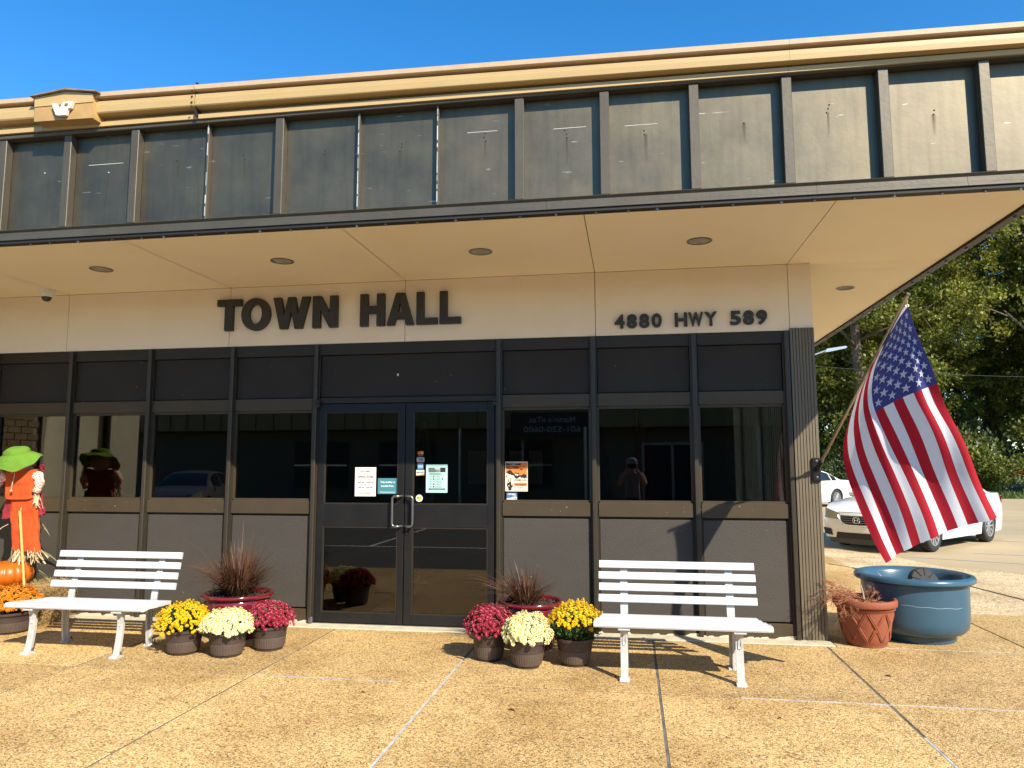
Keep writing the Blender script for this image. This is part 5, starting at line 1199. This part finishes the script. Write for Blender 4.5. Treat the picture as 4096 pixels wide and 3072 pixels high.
        MB().bbox(-.07, .06, -.09, .09, -.05, .05, .02).build('mirror', paint, t).location = loc_(1.78, s_ * .99, 1.0)
        # door seam
        for x in (1.55, 2.66, 3.55):
            dm = MB(); 
            for k in range(9):
                z = .27 + (.92 - .27) * k / 8; y = hw(x, (z - .2) / (sm(x, UPZ) - .2)) + .0015; dm.v += [loc_(x - .004, s_ * y, z), loc_(x + .004, s_ * y, z)]
            dm.f = [(2 * k, 2 * k + 1, 2 * k + 3, 2 * k + 2) for k in range(8)]; dm.build('door_seam', M_cargrey, t)
        # head lamp wraps the corner
        def hp(u_, v_):
            z = (.585 + .05 * u_) + ((.115 + .12 * min(1, u_ * 1.3)) * (1 - .25 * max(0, u_ - .6))) * v_
            if u_ < .5:
                y = .37 + (hw(0, .8) - .37) * u_ * 2; x = nose(y, z) - .010; return loc_(x, s_ * (y + .004 * u_), z)
            x = .46 * (u_ - .5) * 2; z = min(z, sm(x, UPZ) - .012); return loc_(x, s_ * (hw(x, (z - .2) / (sm(x, UPZ) - .2)) + .008), z)
        MB().grid(hp, 20, 6).build('headlight', M_lens, t, True, 180)
        MB().grid(lambda u_, v_: loc_(nose(.52 + .19 * u_, .28 + .13 * v_) - .008, s_ * (.52 + .19 * u_ + .015 * v_), .275 + .125 * v_ + .02 * u_), 6, 4).build('fog_recess', M_dark, t)
        MB().tube([loc_(nose(y, .35) - .012, s_ * y, .35) for y in np.linspace(.54, .71, 5)], .006, 5).build('fog_bar', M_cargrey, t)
        tl = MB().grid(lambda u_, v_: loc_(LEN + .055 - .10 * u_ ** 2 - .14 * max(0, u_ - .55) * 2, s_ * (.46 + .385 * u_), .78 + .15 * v_ + .02 * u_), 8, 4); tl.build('tail_light', M_tail, t, True, 180)
    # windscreen / rear window
    for a, c, nm in ((1.30, 2.02, 'windscreen'), (3.42, 4.18, 'rear_window')):
        w_ = MB()
        def wp(u_, v_):
            x = a + (c - a) * u_; y = (-1 + 2 * v_) * (wt(x) - .06); zr = max(sm(x, ROOF), sm(x, UPZ) + .01); return loc_(x - (.008 if nm == 'windscreen' else -.008), y, zr - .03 + .045 * (1 - (y / wt(x)) ** 2) + .008)
        w_.grid(wp, 8, 8).build(nm, M_carglass, t, True, 180)
    # grille
    gr = MB().grid(lambda u_, v_: loc_(nose((-.34 + .68 * u_) * (.86 + .14 * v_), .50 + .165 * v_) - .010, (-.34 + .68 * u_) * (.86 + .14 * v_), .50 + .165 * v_), 16, 5).build('grille', M_dark, t)
    for z in (.535, .575, .615, .65):
        MB().tube([loc_(nose(y, z) - .018, y, z) for y in np.linspace(-.30, .30, 13)], .006, 6).build('grille_bar', M_steel, gr)
    MB().tube([loc_(nose(y, .49) - .014, y, .488 + .17 * (abs(y) / .37) ** 5) for y in np.linspace(-.37, .37, 25)], .014, 6).build('grille_surround', M_chrome, gr, True)
    em = MB(); e0 = Vector(loc_(nose(0, .585) - .032, 0, .585))
    ring = [e0 + Vector((0, .062 * math.copysign(abs(math.cos(a)) ** .6, math.cos(a)), .052 * math.copysign(abs(math.sin(a)) ** .6, math.sin(a)))) for a in np.linspace(0, 6.283, 25)]
    em.tube(ring, .007, 6, False)
    for s_ in (-1, 1): em.tube([e0 + Vector((0, s_ * .042, .040)), e0 + Vector((0, s_ * .028, 0)), e0 + Vector((0, s_ * .034, -.040))], .007, 6)
    em.tube([e0 + Vector((0, -.028, .0)), e0 + Vector((0, .028, .0))], .006, 6); em.build('emblem', M_chrome, gr, True)
    MB().grid(lambda u_, v_: loc_(nose((-.46 + .92 * u_) * (1 - .1 * v_), .22 + .12 * v_) - .009, (-.46 + .92 * u_) * (1 - .1 * v_), .225 + .125 * v_), 14, 4).build('lower_intake', M_dark, t)
    MB().grid(lambda u_, v_: loc_(nose((-.60 + 1.2 * u_), .22) * 1.0 - .014 + .02 * v_, -.60 + 1.2 * u_, .235 - .095 * v_), 14, 2).build('front_lip', M_cargrey, t)
    MB().box(-1.9, 1.9, -.76, .76, .20, .50).build('underbody', M_cargrey, t)
    MB().box(LEN / -2 - .10, LEN / -2 - .06, -.26, .26, .62, .74).build('number_plate', M_plastic, t)
    # wheels
    for c in (WF, WB):
        for s_ in (-1, 1):
            wh = empty('wheel', loc_(c, s_ * .80, WR)); wh.parent = t; wh.rotation_euler = (R(-90) * s_, 0, 0)
            ty = MB().lathe([(.215, -.09), (.25, -.10), (.315, -.095), (.333, -.075), (.335, 0), (.333, .075), (.315, .095), (.25, .10), (.215, .09)], seg=40).build('tyre', M_rubber, wh, True, 50)
            rm = MB().lathe([(.222, .092), (.218, .100), (.205, .098), (.200, .03), (.001, .02)], seg=40)
            for k in range(spokes):
                a = 2 * math.pi * k / spokes
                for da in ((-.07, .07) if spokes > 6 else (-.14, .14)):
                    rm.tube([(.04 * math.cos(a), .04 * math.sin(a), .07), (.205 * math.cos(a + da), .205 * math.sin(a + da), .085)], [.012, .010], 5)
            rm.lathe([(.055, .06), (.05, .082), (.001, .086)], seg=16)
            rm.build('rim', M_rim, wh, True, 40)
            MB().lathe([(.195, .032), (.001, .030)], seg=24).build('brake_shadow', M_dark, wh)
    # arch liners
    for c in (WF, WB):
        for s_ in (-1, 1):
            al = MB(); n = 18
            for k in range(n + 1):
                a = math.pi * k / n; al.v += [loc_(c + .405 * math.cos(a), s_ * .86, .30 + .405 * math.sin(a) * .95), loc_(c + .405 * math.cos(a), s_ * .45, .30 + .405 * math.sin(a) * .95)]
            al.f = [(2 * k, 2 * k + 1, 2 * k + 3, 2 * k + 2) for k in range(n)]; al.build('arch_liner', M_cargrey, t)
            MB().add([loc_(c - .42, s_ * .46, .2), loc_(c + .42, s_ * .46, .2), loc_(c + .42, s_ * .46, .72), loc_(c - .42, s_ * .46, .72)], [(0, 1, 2, 3)]).build('arch_liner', M_cargrey, t)
    return t
hdg = math.atan2(-.735, -.68)
# near front wheel (5.37, 7.6), near rear (7.15, 9.54): centre of the car from the wheel base mid point
def car_at(front_wheel, rear_wheel, side):
    f = Vector(front_wheel); r = Vector(rear_wheel); d = (f - r).normalized(); lf = Vector((-d.y, d.x)); mid = f - d * (WB - WF) / 2
    c = mid - lf * .80 * side; off = (WF + WB) / 2 - LEN / 2
    c = c + d * off; return (c.x, c.y, -.03), math.atan2(d.y, d.x)
L_, Z_ = car_at((5.50, 7.75), (7.36, 9.82), 1)
make_car('parked_car', M_carwhite, 'white sedan with yellowed headlight and dark grille parked facing the flag', L_, Z_, 10, 'white sedans parked beside the building')
L_, Z_ = car_at((5.66, 21.0), (7.74, 22.83), 1)
make_car('parked_car', M_carwhite, 'white sedan seen from its rear flank, parked beyond the corner column', L_, Z_, 14, 'white sedans parked beside the building')
make_car('parked_car', mat('dark_grey_car_paint', (.10, .10, .10), .3, 0, .1, 3, coat=.4), 'dark grey car parked across the road, seen only as a reflection in the storefront glass', (-14.0, -14.6, -.026), R(75), 8, None)
make_car('parked_car', M_carred, 'small red car glimpsed under the trees across the road', (50.6, 101, -.02), R(20), 8, None)

# ================================================================== trees, lamp, cables
def crown_quads(blobs, n, size, rg, up=.25):
    P0 = []; N0 = []
    wts = np.array([b[3] * b[4] * b[5] for b in blobs]) ** .75; wts /= wts.sum()
    for b, wgt in zip(blobs, wts):
        k = int(n * wgt); nc = max(6, k // 26)
        u = rg.normal(0, 1, (nc, 3)); u /= np.linalg.norm(u, axis=1)[:, None]; rr = rg.uniform(.30, 1.0, nc)[:, None] ** .45
        cc = u * rr * np.array(b[3:6]) + np.array(b[:3])
        sel = rg.integers(0, nc, k); off = rg.normal(0, 1, (k, 3)) * np.array([.30, .30, .20]) * (.55 + .09 * b[3])
        P0.append(cc[sel] + off); N0.append(u[sel] * .7 + np.array([0, 0, up]))
    P0 = np.concatenate(P0); N0 = np.concatenate(N0)
    return leaf_quads(P0, N0, size, .8, rg)
def tree_meshes(seed, Ht, Rc, nleaf, lm, size=.26, low=.18):
    rg = np.random.default_rng(seed); tr = MB(); blobs = []
    pts = [Vector((0, 0, -.1))]; 
    for q in range(1, 9): pts.append(Vector((pts[-1].x + rg.normal(0, .22), pts[-1].y + rg.normal(0, .22), Ht * .9 * q / 8)))
    r0 = .022 * Ht; tr.tube(pts, [r0 * 1.35] + [r0 * (1 - .105 * q) for q in range(1, 9)], 9)
    nb = 22
    for i in range(nb):
        f = low + (1 - low) * (i + rg.uniform(0, 1)) / nb; a = i * 2.4 + rg.normal(0, .4); z = Ht * .9 * f; base = pts[min(8, int(f * 8))].lerp(pts[min(8, int(f * 8) + 1)], f * 8 % 1)
        L = Rc * (1.05 - .75 * max(0, f - .35) ** 1.2) * rg.uniform(.55, 1.15); e = base + Vector((math.cos(a) * L, math.sin(a) * L, L * rg.uniform(.15, .6)))
        mid = base.lerp(e, .5) + Vector((rg.normal(0, .2), rg.normal(0, .2), -.1)); rb = r0 * .33 * (1.1 - f * .7)
        tr.tube([base, mid, e], [rb, rb * .65, rb * .25], 6)
        for g_ in range(3):
            q = mid.lerp(e, rg.uniform(.1, 1.0)); e2 = q + Vector((rg.normal(0, 1), rg.normal(0, 1), rg.normal(.2, .6))).normalized() * L * .42; tr.tube([q, q.lerp(e2, .5) + Vector((0, 0, .08)), e2], [rb * .35, rb * .25, rb * .1], 4)
            s_ = rg.uniform(.8, 1.5) * Rc / 4.6; blobs.append((e2.x, e2.y, e2.z, s_, s_, s_ * .72))
        s_ = rg.uniform(1.0, 1.7) * Rc / 4.6; blobs.append((e.x, e.y, e.z, s_, s_, s_ * .72))
    t_ = pts[-1]; blobs.append((t_.x, t_.y, t_.z + .5, Rc * .35, Rc * .35, Rc * .4))
    tm = tr.mesh('trunk'); tm.materials.append(M_bark); tm.polygons.foreach_set('use_smooth', [True] * len(tm.polygons))
    return tm, quads_mesh('crown', crown_quads(blobs, nleaf, size, rg), lm)
TM = [tree_meshes(21, 21, 5.2, 44000, M_leafA, .205), tree_meshes(22, 18, 4.8, 42000, M_leafB, .205), tree_meshes(23, 24, 5.6, 44000, M_leafB, .205, low=.25), tree_meshes(24, 16, 4.2, 34000, M_leafA, .2, low=.1)]
random.seed(31)
TL = ['tall broad dark green oak standing at the lot edge', 'bright yellow green sweetgum leaning over the road edge', 'very tall thin-crowned tree with bare upper limbs', 'low dark tree crowding the wood edge']
spots = [(13.5, 37, 0), (17.5, 41, 1), (23.6, 37.5, 2), (26.8, 40, 1), (29.5, 37, 0), (33.5, 42, 2), (15.5, 46, 2), (19, 50, 0), (26, 52, 2), (32, 50, 1), (11.0, 42, 3), (38, 47, 0), (29.0, 46, 3), (9.0, 50, 0), (36.5, 38, 1), (17.0, 55, 1), (23, 58, 0), (29.5, 57, 0), (35, 56, 0), (12.5, 57, 1)]
TB = ['dark green oak deep in the wood behind the front row', 'yellow green sweetgum deep in the wood behind the front row', 'tall thin tree rising deep in the wood behind the front row', 'low dark tree deep in the wood behind the front row']
for i, (x, y, k) in enumerate(spots):
    t = tag(empty('tree', (x, y, -.03), random.uniform(0, 6.28)), TL[k] if y < 44 else TB[k], 'tree', '%s trees %s' % (['oak', 'sweetgum', 'tall thin', 'low dark'][k], 'at the lot edge' if y < 44 else 'deep in the wood'))
    s_ = random.uniform(.9, 1.12); t.scale = (s_, s_, s_ * random.uniform(.95, 1.1)); link('trunk', TM[k][0], t); link('crown', TM[k][1], t)
# understorey shrubs
def shrub_mesh(seed, m, n=11000):
    rg = np.random.default_rng(seed); bl = [(rg.normal(0, 1.0), rg.normal(0, .7), rg.uniform(.5, 1.9), rg.uniform(.7, 1.2), rg.uniform(.7, 1.1), rg.uniform(.6, 1.0)) for _ in range(9)]
    return quads_mesh('foliage', crown_quads(bl, n, .13, rg), m)
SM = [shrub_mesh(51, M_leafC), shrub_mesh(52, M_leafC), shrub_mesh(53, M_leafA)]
for i in range(30):
    x = 9.5 + i * 1.02 + random.uniform(-.5, .5); y = 36.5 + random.uniform(-1.5, 6)
    if abs(x - .469 * (y + 7.23)) < 1.5: continue
    t = tag(empty('shrub', (x, y, -.03), random.uniform(0, 6.28)), 'dark leafy understorey shrub beneath the trees beyond the lot', 'shrub', 'shrubs under the trees')
    s_ = random.uniform(.8, 1.7); t.scale = (s_, s_, s_ * random.uniform(.9, 1.5)); k = i % 3; link('foliage', SM[k], t)
    MB().tube([(0, 0, 0), (.1, 0, .6), (.0, .1, 1.3)], [.05, .04, .02], 5).build('stem', M_bark, t)
# far wood behind
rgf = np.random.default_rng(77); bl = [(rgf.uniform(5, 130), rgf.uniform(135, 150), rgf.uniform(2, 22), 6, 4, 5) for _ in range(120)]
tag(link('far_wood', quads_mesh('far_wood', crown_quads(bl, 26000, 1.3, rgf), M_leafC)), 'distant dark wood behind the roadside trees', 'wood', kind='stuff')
# roadside grass tufts
V = []
rgg = np.random.default_rng(5); n = 9000; X = rgg.uniform(10, 38, n); Y = 30.6 + rgg.gamma(1.6, 1.2, n); h = rgg.uniform(.08, .30, n); a = rgg.uniform(0, 6.28, n)
P0 = np.stack([X, Y, np.full(n, -.02)], 1); d = np.stack([np.cos(a) * .4 * h, np.sin(a) * .4 * h, h], 1); s_ = np.stack([np.cos(a + 1.57) * .03, np.sin(a + 1.57) * .03, np.zeros(n)], 1)
tag(link('roadside_grass', quads_mesh('roadside_grass', np.stack([P0 - s_, P0 + s_, P0 + d + s_ * .2, P0 + d - s_ * .2], 1), M_leafD)), 'uncut roadside grass at the far edge of the lot', 'grass', kind='stuff')
# street lamp
sl = tag(empty('street_lamp', (5.6, 20, -.03)), 'grey cobra-head street lamp reaching from behind the corner column', 'street lamp')
MB().tube([(0, 0, 0), (0, 0, 2), (0, 0, 4.9)], [.09, .08, .06], 10).build('post', M_rim, sl, True)
MB().tube([(0, 0, 4.85), (.3, 0, 5.25), (.9, 0, 5.5), (1.35, 0, 5.66)], .028, 8).build('arm', M_rim, sl, True)
MB().prism([(1.30, 5.62), (1.40, 5.60), (2.02, 5.72), (2.06, 5.78), (2.0, 5.80), (1.38, 5.72)], -.09, .09, 'y').build('lamp_head', M_rim, sl)
def cable(a, b, sag, label):
    pts = []
    for q in range(25):
        f = q / 24; p = Vector(a).lerp(Vector(b), f); p.z -= sag * 4 * f * (1 - f); pts.append(p)
    tag(MB().tube(pts, .014, 5).build('overhead_cable', M_rubber), label, 'cable')
cable((2.0, 26, 6.6), (34, 31, 5.9), .8, 'thin overhead cable crossing in front of the trees behind the flag')

# ================================================================== inside the hall
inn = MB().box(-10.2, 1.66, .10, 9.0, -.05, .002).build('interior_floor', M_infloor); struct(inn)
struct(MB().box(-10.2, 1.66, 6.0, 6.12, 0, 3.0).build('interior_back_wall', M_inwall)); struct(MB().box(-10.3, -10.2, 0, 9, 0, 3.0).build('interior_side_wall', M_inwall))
sw = tag(empty('side_wall', (1.70, .33, 0)), 'tan brick side wall with tall windows behind the corner column', 'wall')
for y0, y1 in ((.0, .35), (1.5, 1.75), (3.0, 3.25), (4.5, 8.6)):
    MB().box(-.03, .04, y0, y1, 0, 3.52).build('wall_core', M_mortar, sw)
    for r in range(int(3.4 / .075)):
        L = min(y1 - y0, .5); n = max(1, round((y1 - y0) / .2)); bw = (y1 - y0) / n
        if y0 > 2 or r < 8: continue
        for k in range(n):
            MB().bbox(-.036, -.029, y0 + k * bw + .004, y0 + (k + 1) * bw - .004, r * .075 + .004, r * .075 + .071, .002).build('brick', M_brick, sw)
MB().box(-.029, .038, .35, 4.5, 0, .35).build('wall_core', M_brick, sw); MB().box(-.029, .038, .35, 4.5, 2.5, 3.52).build('wall_core', M_brick, sw)
for y0, y1 in ((.35, 1.5), (1.75, 3.0), (3.25, 4.5)): MB().box(0, .006, y0, y1, .35, 2.5).build('side_pane', M_clear, sw)
bl_ = tag(empty('vertical_blind', (1.56, .4, 0)), 'pale vertical blind hanging inside the corner window', 'blind')
for k in range(34):
    y = .05 + k * .115; a = 1.30
    MB().grid(lambda u_, v_: (.06 * (u_ - .5) * 2 * math.cos(a) + .006 * math.sin(u_ * 3.14), y + .06 * (u_ - .5) * 2 * math.sin(a), .45 + 2.0 * v_), 3, 1).build('slat', M_blind, bl_)
MB().box(-.02, .02, 0, 4.0, 2.45, 2.49).build('head_rail', M_plastic, bl_)
tb = tag(empty('office_table', (.55, 2.6, 0)), 'white topped office table inside the dark window', 'table')
MB().bbox(-.6, .6, -.3, .3, .72, .75).build('tabletop', M_plastic, tb)
for a in (-.55, .55):
    for b2 in (-.25, .25): MB().box(a - .02, a + .02, b2 - .02, b2 + .02, 0, .72).build('leg', M_steel, tb)
bx = tag(empty('paper_box', (.62, 2.5, .751)), 'white cardboard box on the office table inside', 'box'); MB().prism([(-.16, 0), (.12, 0), (.10, .32), (.02, .36), (-.02, .2)], -.12, .12, 'y').build('carton', M_plastic, bx)
oc = tag(empty('office_chair', (.15, 2.1, 0)), 'black padded office chair inside the dark window', 'chair')
MB().bbox(-.24, .24, -.22, .22, .42, .50, .03).build('seat', M_rubber, oc); MB().bbox(-.23, .23, .2, .27, .55, 1.1, .03).build('backrest', M_rubber, oc)
for a, b2 in ((-.2, -.18), (.2, -.18), (-.2, .18), (.2, .18)): MB().tube([(a, b2, .42), (a * 1.1, b2 * 1.1, 0)], .014, 6).build('leg', M_blackmetal, oc)
for i, (fx, fy, m) in enumerate(((-2.9, 2.6, M_fwhite), (.1, 3.6, M_red), (-.5, 3.8, M_navy))):
    fi = tag(empty('indoor_flag', (fx, fy, 0)), ['striped flag furled on a stand behind the left door', 'red flag furled on a stand inside the office', 'blue flag furled on a stand inside the office'][i], 'flag')
    MB().tube([(0, 0, 0), (0, 0, 2.3)], .014, 8).build('pole', M_pole, fi); MB().lathe([(.15, 0), (.14, .03), (.03, .05), (.02, .12)], seg=20).build('stand', M_pole, fi); MB().lathe([(.02, 2.3), (.03, 2.33), (.001, 2.45)], seg=10).build('finial', M_pole, fi)
    MB().lathe([(.12, 1.0), (.14, 1.2), (.10, 1.7), (.03, 2.2)], seg=30, rfun=lambda i_, k, r, z: r * (1 + .3 * math.sin(k * 1.3)), c=(.05, 0, 0)).build('cloth', m, fi, True)
for i, (fx, wd) in enumerate(((-2.75, .5), (-2.05, .35), (-1.7, .35))):
    pf = tag(empty('picture_frame', (fx, 5.98, 1.2)), ['wide framed picture on the back wall inside the left door', 'narrow framed print on the back wall inside', 'narrow framed print on the back wall inside'][i], 'picture', None if i == 0 else 'narrow prints inside')
    MB().box(-wd / 2, wd / 2, -.03, 0, 0, .7).build('frame', M_wood, pf); MB().box(-wd / 2 + .05, wd / 2 - .05, -.036, -.031, .05, .65).build('print', M_paper, pf)
# fern inside the left leaf
fe = tag(empty('indoor_fern', (-3.10, .26, 0)), 'green fern in a dark pot just inside the left door', 'plant')
MB().lathe([(.001, 0), (.08, 0), (.11, .2), (.10, .2)], seg=20).build('pot', M_brownpot, fe, True); V = []
rg = random.Random(6)
for i in range(16):
    a = rg.uniform(0, 6.28); L = rg.uniform(.25, .42)
    for q in range(14):
        f = q / 13; c = Vector((math.cos(a) * L * f * .55, math.sin(a) * L * f * .35, .25 + L * (1.5 * f - 1.6 * f * f))); wl_ = .05 * (1 - f) + .008
        for s_ in (-1, 1):
            d = Vector((-math.sin(a) * s_, math.cos(a) * s_, -.15)) * wl_; n2 = Vector((math.cos(a), math.sin(a), 0)) * .006; V.append([tuple(c), tuple(c + d * .6 + n2), tuple(c + d), tuple(c + d * .6 - n2)])
stuff(link('frond', quads_mesh('frond', np.array(V), M_fern), fe)); MB().tube([(0, 0, .18), (0, 0, .3)], .01, 5).build('crown', M_fern, fe)

# ================================================================== behind the camera: wing, opposite building, photographer (seen in the glass)
wg = tag(empty('side_wing', (-8.0, 0, 0)), 'tan brick and stucco side wing reflected in the end windows', 'wall')
MB().box(-.3, -.012, -1.55, -.001, 0, 3.5).build('wall_core', M_mortar, wg)
bme = MB().bbox(0, .014, .004, .206, .004, .084, .003).mesh('brick'); bme.materials.append(M_brick)
for r in range(8, 34):
    for k in range(8):
        y = -1.55 + k * .21 - (.105 if r % 2 else 0)
        if y < -1.56 or y + .21 > .02: continue
        o = link('brick', bme, wg); o.location = (-.013, y, r * .088)
MB().box(-.3, .03, -3.55, -1.555, 0, 3.5).build('stucco_pier', M_stucco, wg)
MB().tube([(.08, -2.75, .0), (.08, -2.75, 3.5)], .05, 10).build('downpipe', M_dbronze, wg)
ob = tag(empty('opposite_building', (0, -20, 0)), 'low brown brick office with ochre ribbed fascia reflected in the glass', 'building')
MB().box(-22, 22, -8, 0, 0, 2.95).build('wall', M_brickred, ob); MB().box(-22.2, 22.2, -8, .6, 2.95, 4.3).build('fascia', M_tanpanel, ob)
for i in range(60): MB().box(-22 + i * .74, -21.92 + i * .74, .6, .68, 2.97, 4.28).build('fascia_rib', M_tanpanel, ob)
for x in (-12, -8.5, -4, 7, 11):
    wf = MB().box(x - 1.1, x + 1.1, .0, .06, .7, 2.5).build('window', M_dark, ob); MB().box(x - .04, x + .04, .06, .09, .7, 2.5).box(x - 1.1, x + 1.1, .06, .09, 1.55, 1.62).build('window_bar', M_rim, wf)
dd_ = MB().box(.4, 2.6, .0, .05, 0, 2.4).build('door', M_dark, ob); MB().box(.4, .5, .05, .1, 0, 2.4).box(1.45, 1.55, .05, .1, 0, 2.4).box(2.5, 2.6, .05, .1, 0, 2.4).box(.5, 2.5, .05, .1, 2.3, 2.4).build('door_frame', M_rim, dd_)
for x in (-6.2, -1.6, 4.4): MB().tube([(x, .9, 0), (x, .9, 2.95)], .07, 10).build('post', M_rim, ob)
sg = MB().box(-4.35, -1.5, .68, .74, 2.62, 3.50).build('sign_board', mat('dark_sign_board', (.03, .028, .025), .6), ob)
for tx, z, wd in (("Martin's eTax", 3.14, 1.72), ('601-520-0600', 2.78, 2.1)):
    o = text('sign_lettering', tx, (-2.82, .742, z), .22, mat('grey_sign_lettering', (.55, .53, .48), .6), sg, 0, .01, wd); o.rotation_euler = (0, 0, math.pi)

def person():
    t = tag(empty('person', (.02, -7.62, -.026)), 'grey haired person in pale shirt and dark trousers photographing, reflected in the glass', 'person')
    J = {'pel': (0, 0, .95), 'che': (0, .0, 1.32), 'nek': (0, .01, 1.50), 'hed': (0, .04, 1.60), 'top': (0, .05, 1.74),
         'ls': (-.19, 0, 1.43), 'le': (-.26, .17, 1.22), 'lw': (-.10, .34, 1.52), 'rs': (.19, 0, 1.43), 're': (.26, .17, 1.22), 'rw': (.10, .34, 1.52),
         'lh': (-.10, 0, .92), 'lk': (-.11, .03, .50), 'la': (-.12, -.02, .08), 'lt': (-.13, .15, .04), 'rh': (.10, 0, .92), 'rk': (.11, .02, .50), 'ra': (.12, -.03, .08), 'rt': (.14, .14, .04)}
    rad = {'pel': .15, 'che': .165, 'nek': .06, 'hed': .085, 'top': .07, 'ls': .075, 'le': .048, 'lw': .034, 'rs': .075, 're': .048, 'rw': .034, 'lh': .10, 'lk': .065, 'la': .045, 'lt': .035, 'rh': .10, 'rk': .065, 'ra': .045, 'rt': .035}
    E_ = [('pel', 'che'), ('che', 'nek'), ('nek', 'hed'), ('hed', 'top'), ('che', 'ls'), ('ls', 'le'), ('le', 'lw'), ('che', 'rs'), ('rs', 're'), ('re', 'rw'), ('pel', 'lh'), ('lh', 'lk'), ('lk', 'la'), ('la', 'lt'), ('pel', 'rh'), ('rh', 'rk'), ('rk', 'ra'), ('ra', 'rt')]
    ks = list(J); me = bpy.data.meshes.new('body'); me.from_pydata([J[k] for k in ks], [(ks.index(a), ks.index(b)) for a, b in E_], []); o = link('body', me)
    md = o.modifiers.new('skin', 'SKIN'); 
    for i, k in enumerate(ks):
        sv = me.skin_vertices[0].data[i]; sv.radius = (rad[k], rad[k] * (.72 if k in ('pel', 'che') else 1)); sv.use_root = (k == 'pel')
    o.modifiers.new('sub', 'SUBSURF').levels = 2
    dg = bpy.context.evaluated_depsgraph_get(); dg.update(); m2 = bpy.data.meshes.new_from_object(o.evaluated_get(dg)); bpy.data.objects.remove(o)
    for mm in (M_pskin, M_shirt, M_jeans, M_blackmetal): m2.materials.append(mm)
    for p in m2.polygons:
        c = p.center; p.use_smooth = True
        arm = abs(c.x) > .2 or c.y > .16
        p.material_index = 3 if c.z < .10 else 2 if c.z < .97 and not arm else (0 if c.z > 1.485 or (c.y > .14 and c.z > .6) else 1)
    m2.name = 'body'; link('body', m2, t)
    MB().lathe([(.112, -.03), (.115, .03), (.10, .085), (.06, .115), (.001, .125)], seg=22, c=(0, .035, 1.645), rfun=lambda i, k, r, z: r * (1 + .05 * math.sin(k * 2.1))).build('hair', M_hair, t, True)
    f = MB().lathe([(.001, -.03), (.02, -.02), (.024, 0), (.001, .03)], seg=10, c=(0, .125, 1.61)); f.build('nose', M_pskin, t, True)
    for s_ in (-1, 1):
        MB().lathe([(.001, -.012), (.012, 0), (.001, .012)], seg=10, c=(s_ * .034, .115, 1.645)).build('eye', M_ink, t)
        MB().lathe([(.001, -.03), (.018, -.01), (.018, .015), (.001, .03)], seg=8, c=(s_ * .098, .04, 1.63)).build('ear', M_pskin, t)
        for q in range(4): MB().tube([(s_ * .098, .345, 1.50 + q * .026), (s_ * .112, .372, 1.505 + q * .026), (s_ * .088, .386, 1.508 + q * .026)], [.010, .009, .007], 6).build('finger', M_pskin, t, True)
        MB().tube([(s_ * .098, .345, 1.49), (s_ * .075, .352, 1.53), (s_ * .055, .352, 1.56)], [.011, .010, .008], 6).build('thumb', M_pskin, t, True)
    MB().tube([(-.03, .122, 1.572), (0, .128, 1.570), (.03, .122, 1.572)], .006, 6).build('mouth', mat('lip', (.32, .12, .10), .6), t)
    ph = tag(empty('phone', (.02, -7.262, 1.55)), 'black phone held up by the reflected person', 'phone'); MB().bbox(-.085, .085, -.004, .006, -.025 + .0, .065, .003).build('phone_body', M_blackmetal, ph); MB().lathe([(.001, 0), (.012, 0), (.012, .003)], seg=14).build('lens', M_carglass, ph).matrix_world = Matrix.Translation((.02 + .055, -7.254, 1.60)) @ Matrix.Rotation(R(-90), 4, 'X')
person()

# ================================================================== fallen leaves
M_dry = mat('dry_leaf', (.16, .075, .03), .9, 0, .5, 40)
random.seed(17)
for i, (x, y) in enumerate([(.70, -1.30), (.66, -1.02), (.73, -1.0), (2.12, -.35), (-.15, -1.45), (-3.0, -2.5), (-1.9, -2.1), (1.9, -1.1), (-.8, -2.3), (2.9, -1.4), (.9, -2.2), (-4.05, -1.05)]):
    a = random.uniform(0, 6.28); L = random.uniform(.015, .035); c, q = math.cos(a), math.sin(a)
    o = MB().add([(-L * c, -L * q, .001), (L * .4 * q, -L * .4 * c, .008), (L * c, L * q, .003), (-L * .4 * q, L * .4 * c, .012), (0, 0, .002)], [(0, 1, 4), (1, 2, 4), (2, 3, 4), (3, 0, 4)]).build('fallen_leaf', M_dry); o.location = (x, y, .001)
    tag(o, 'small curled brown leaf fallen on the tan paving', 'leaf', 'fallen leaves on the paving')
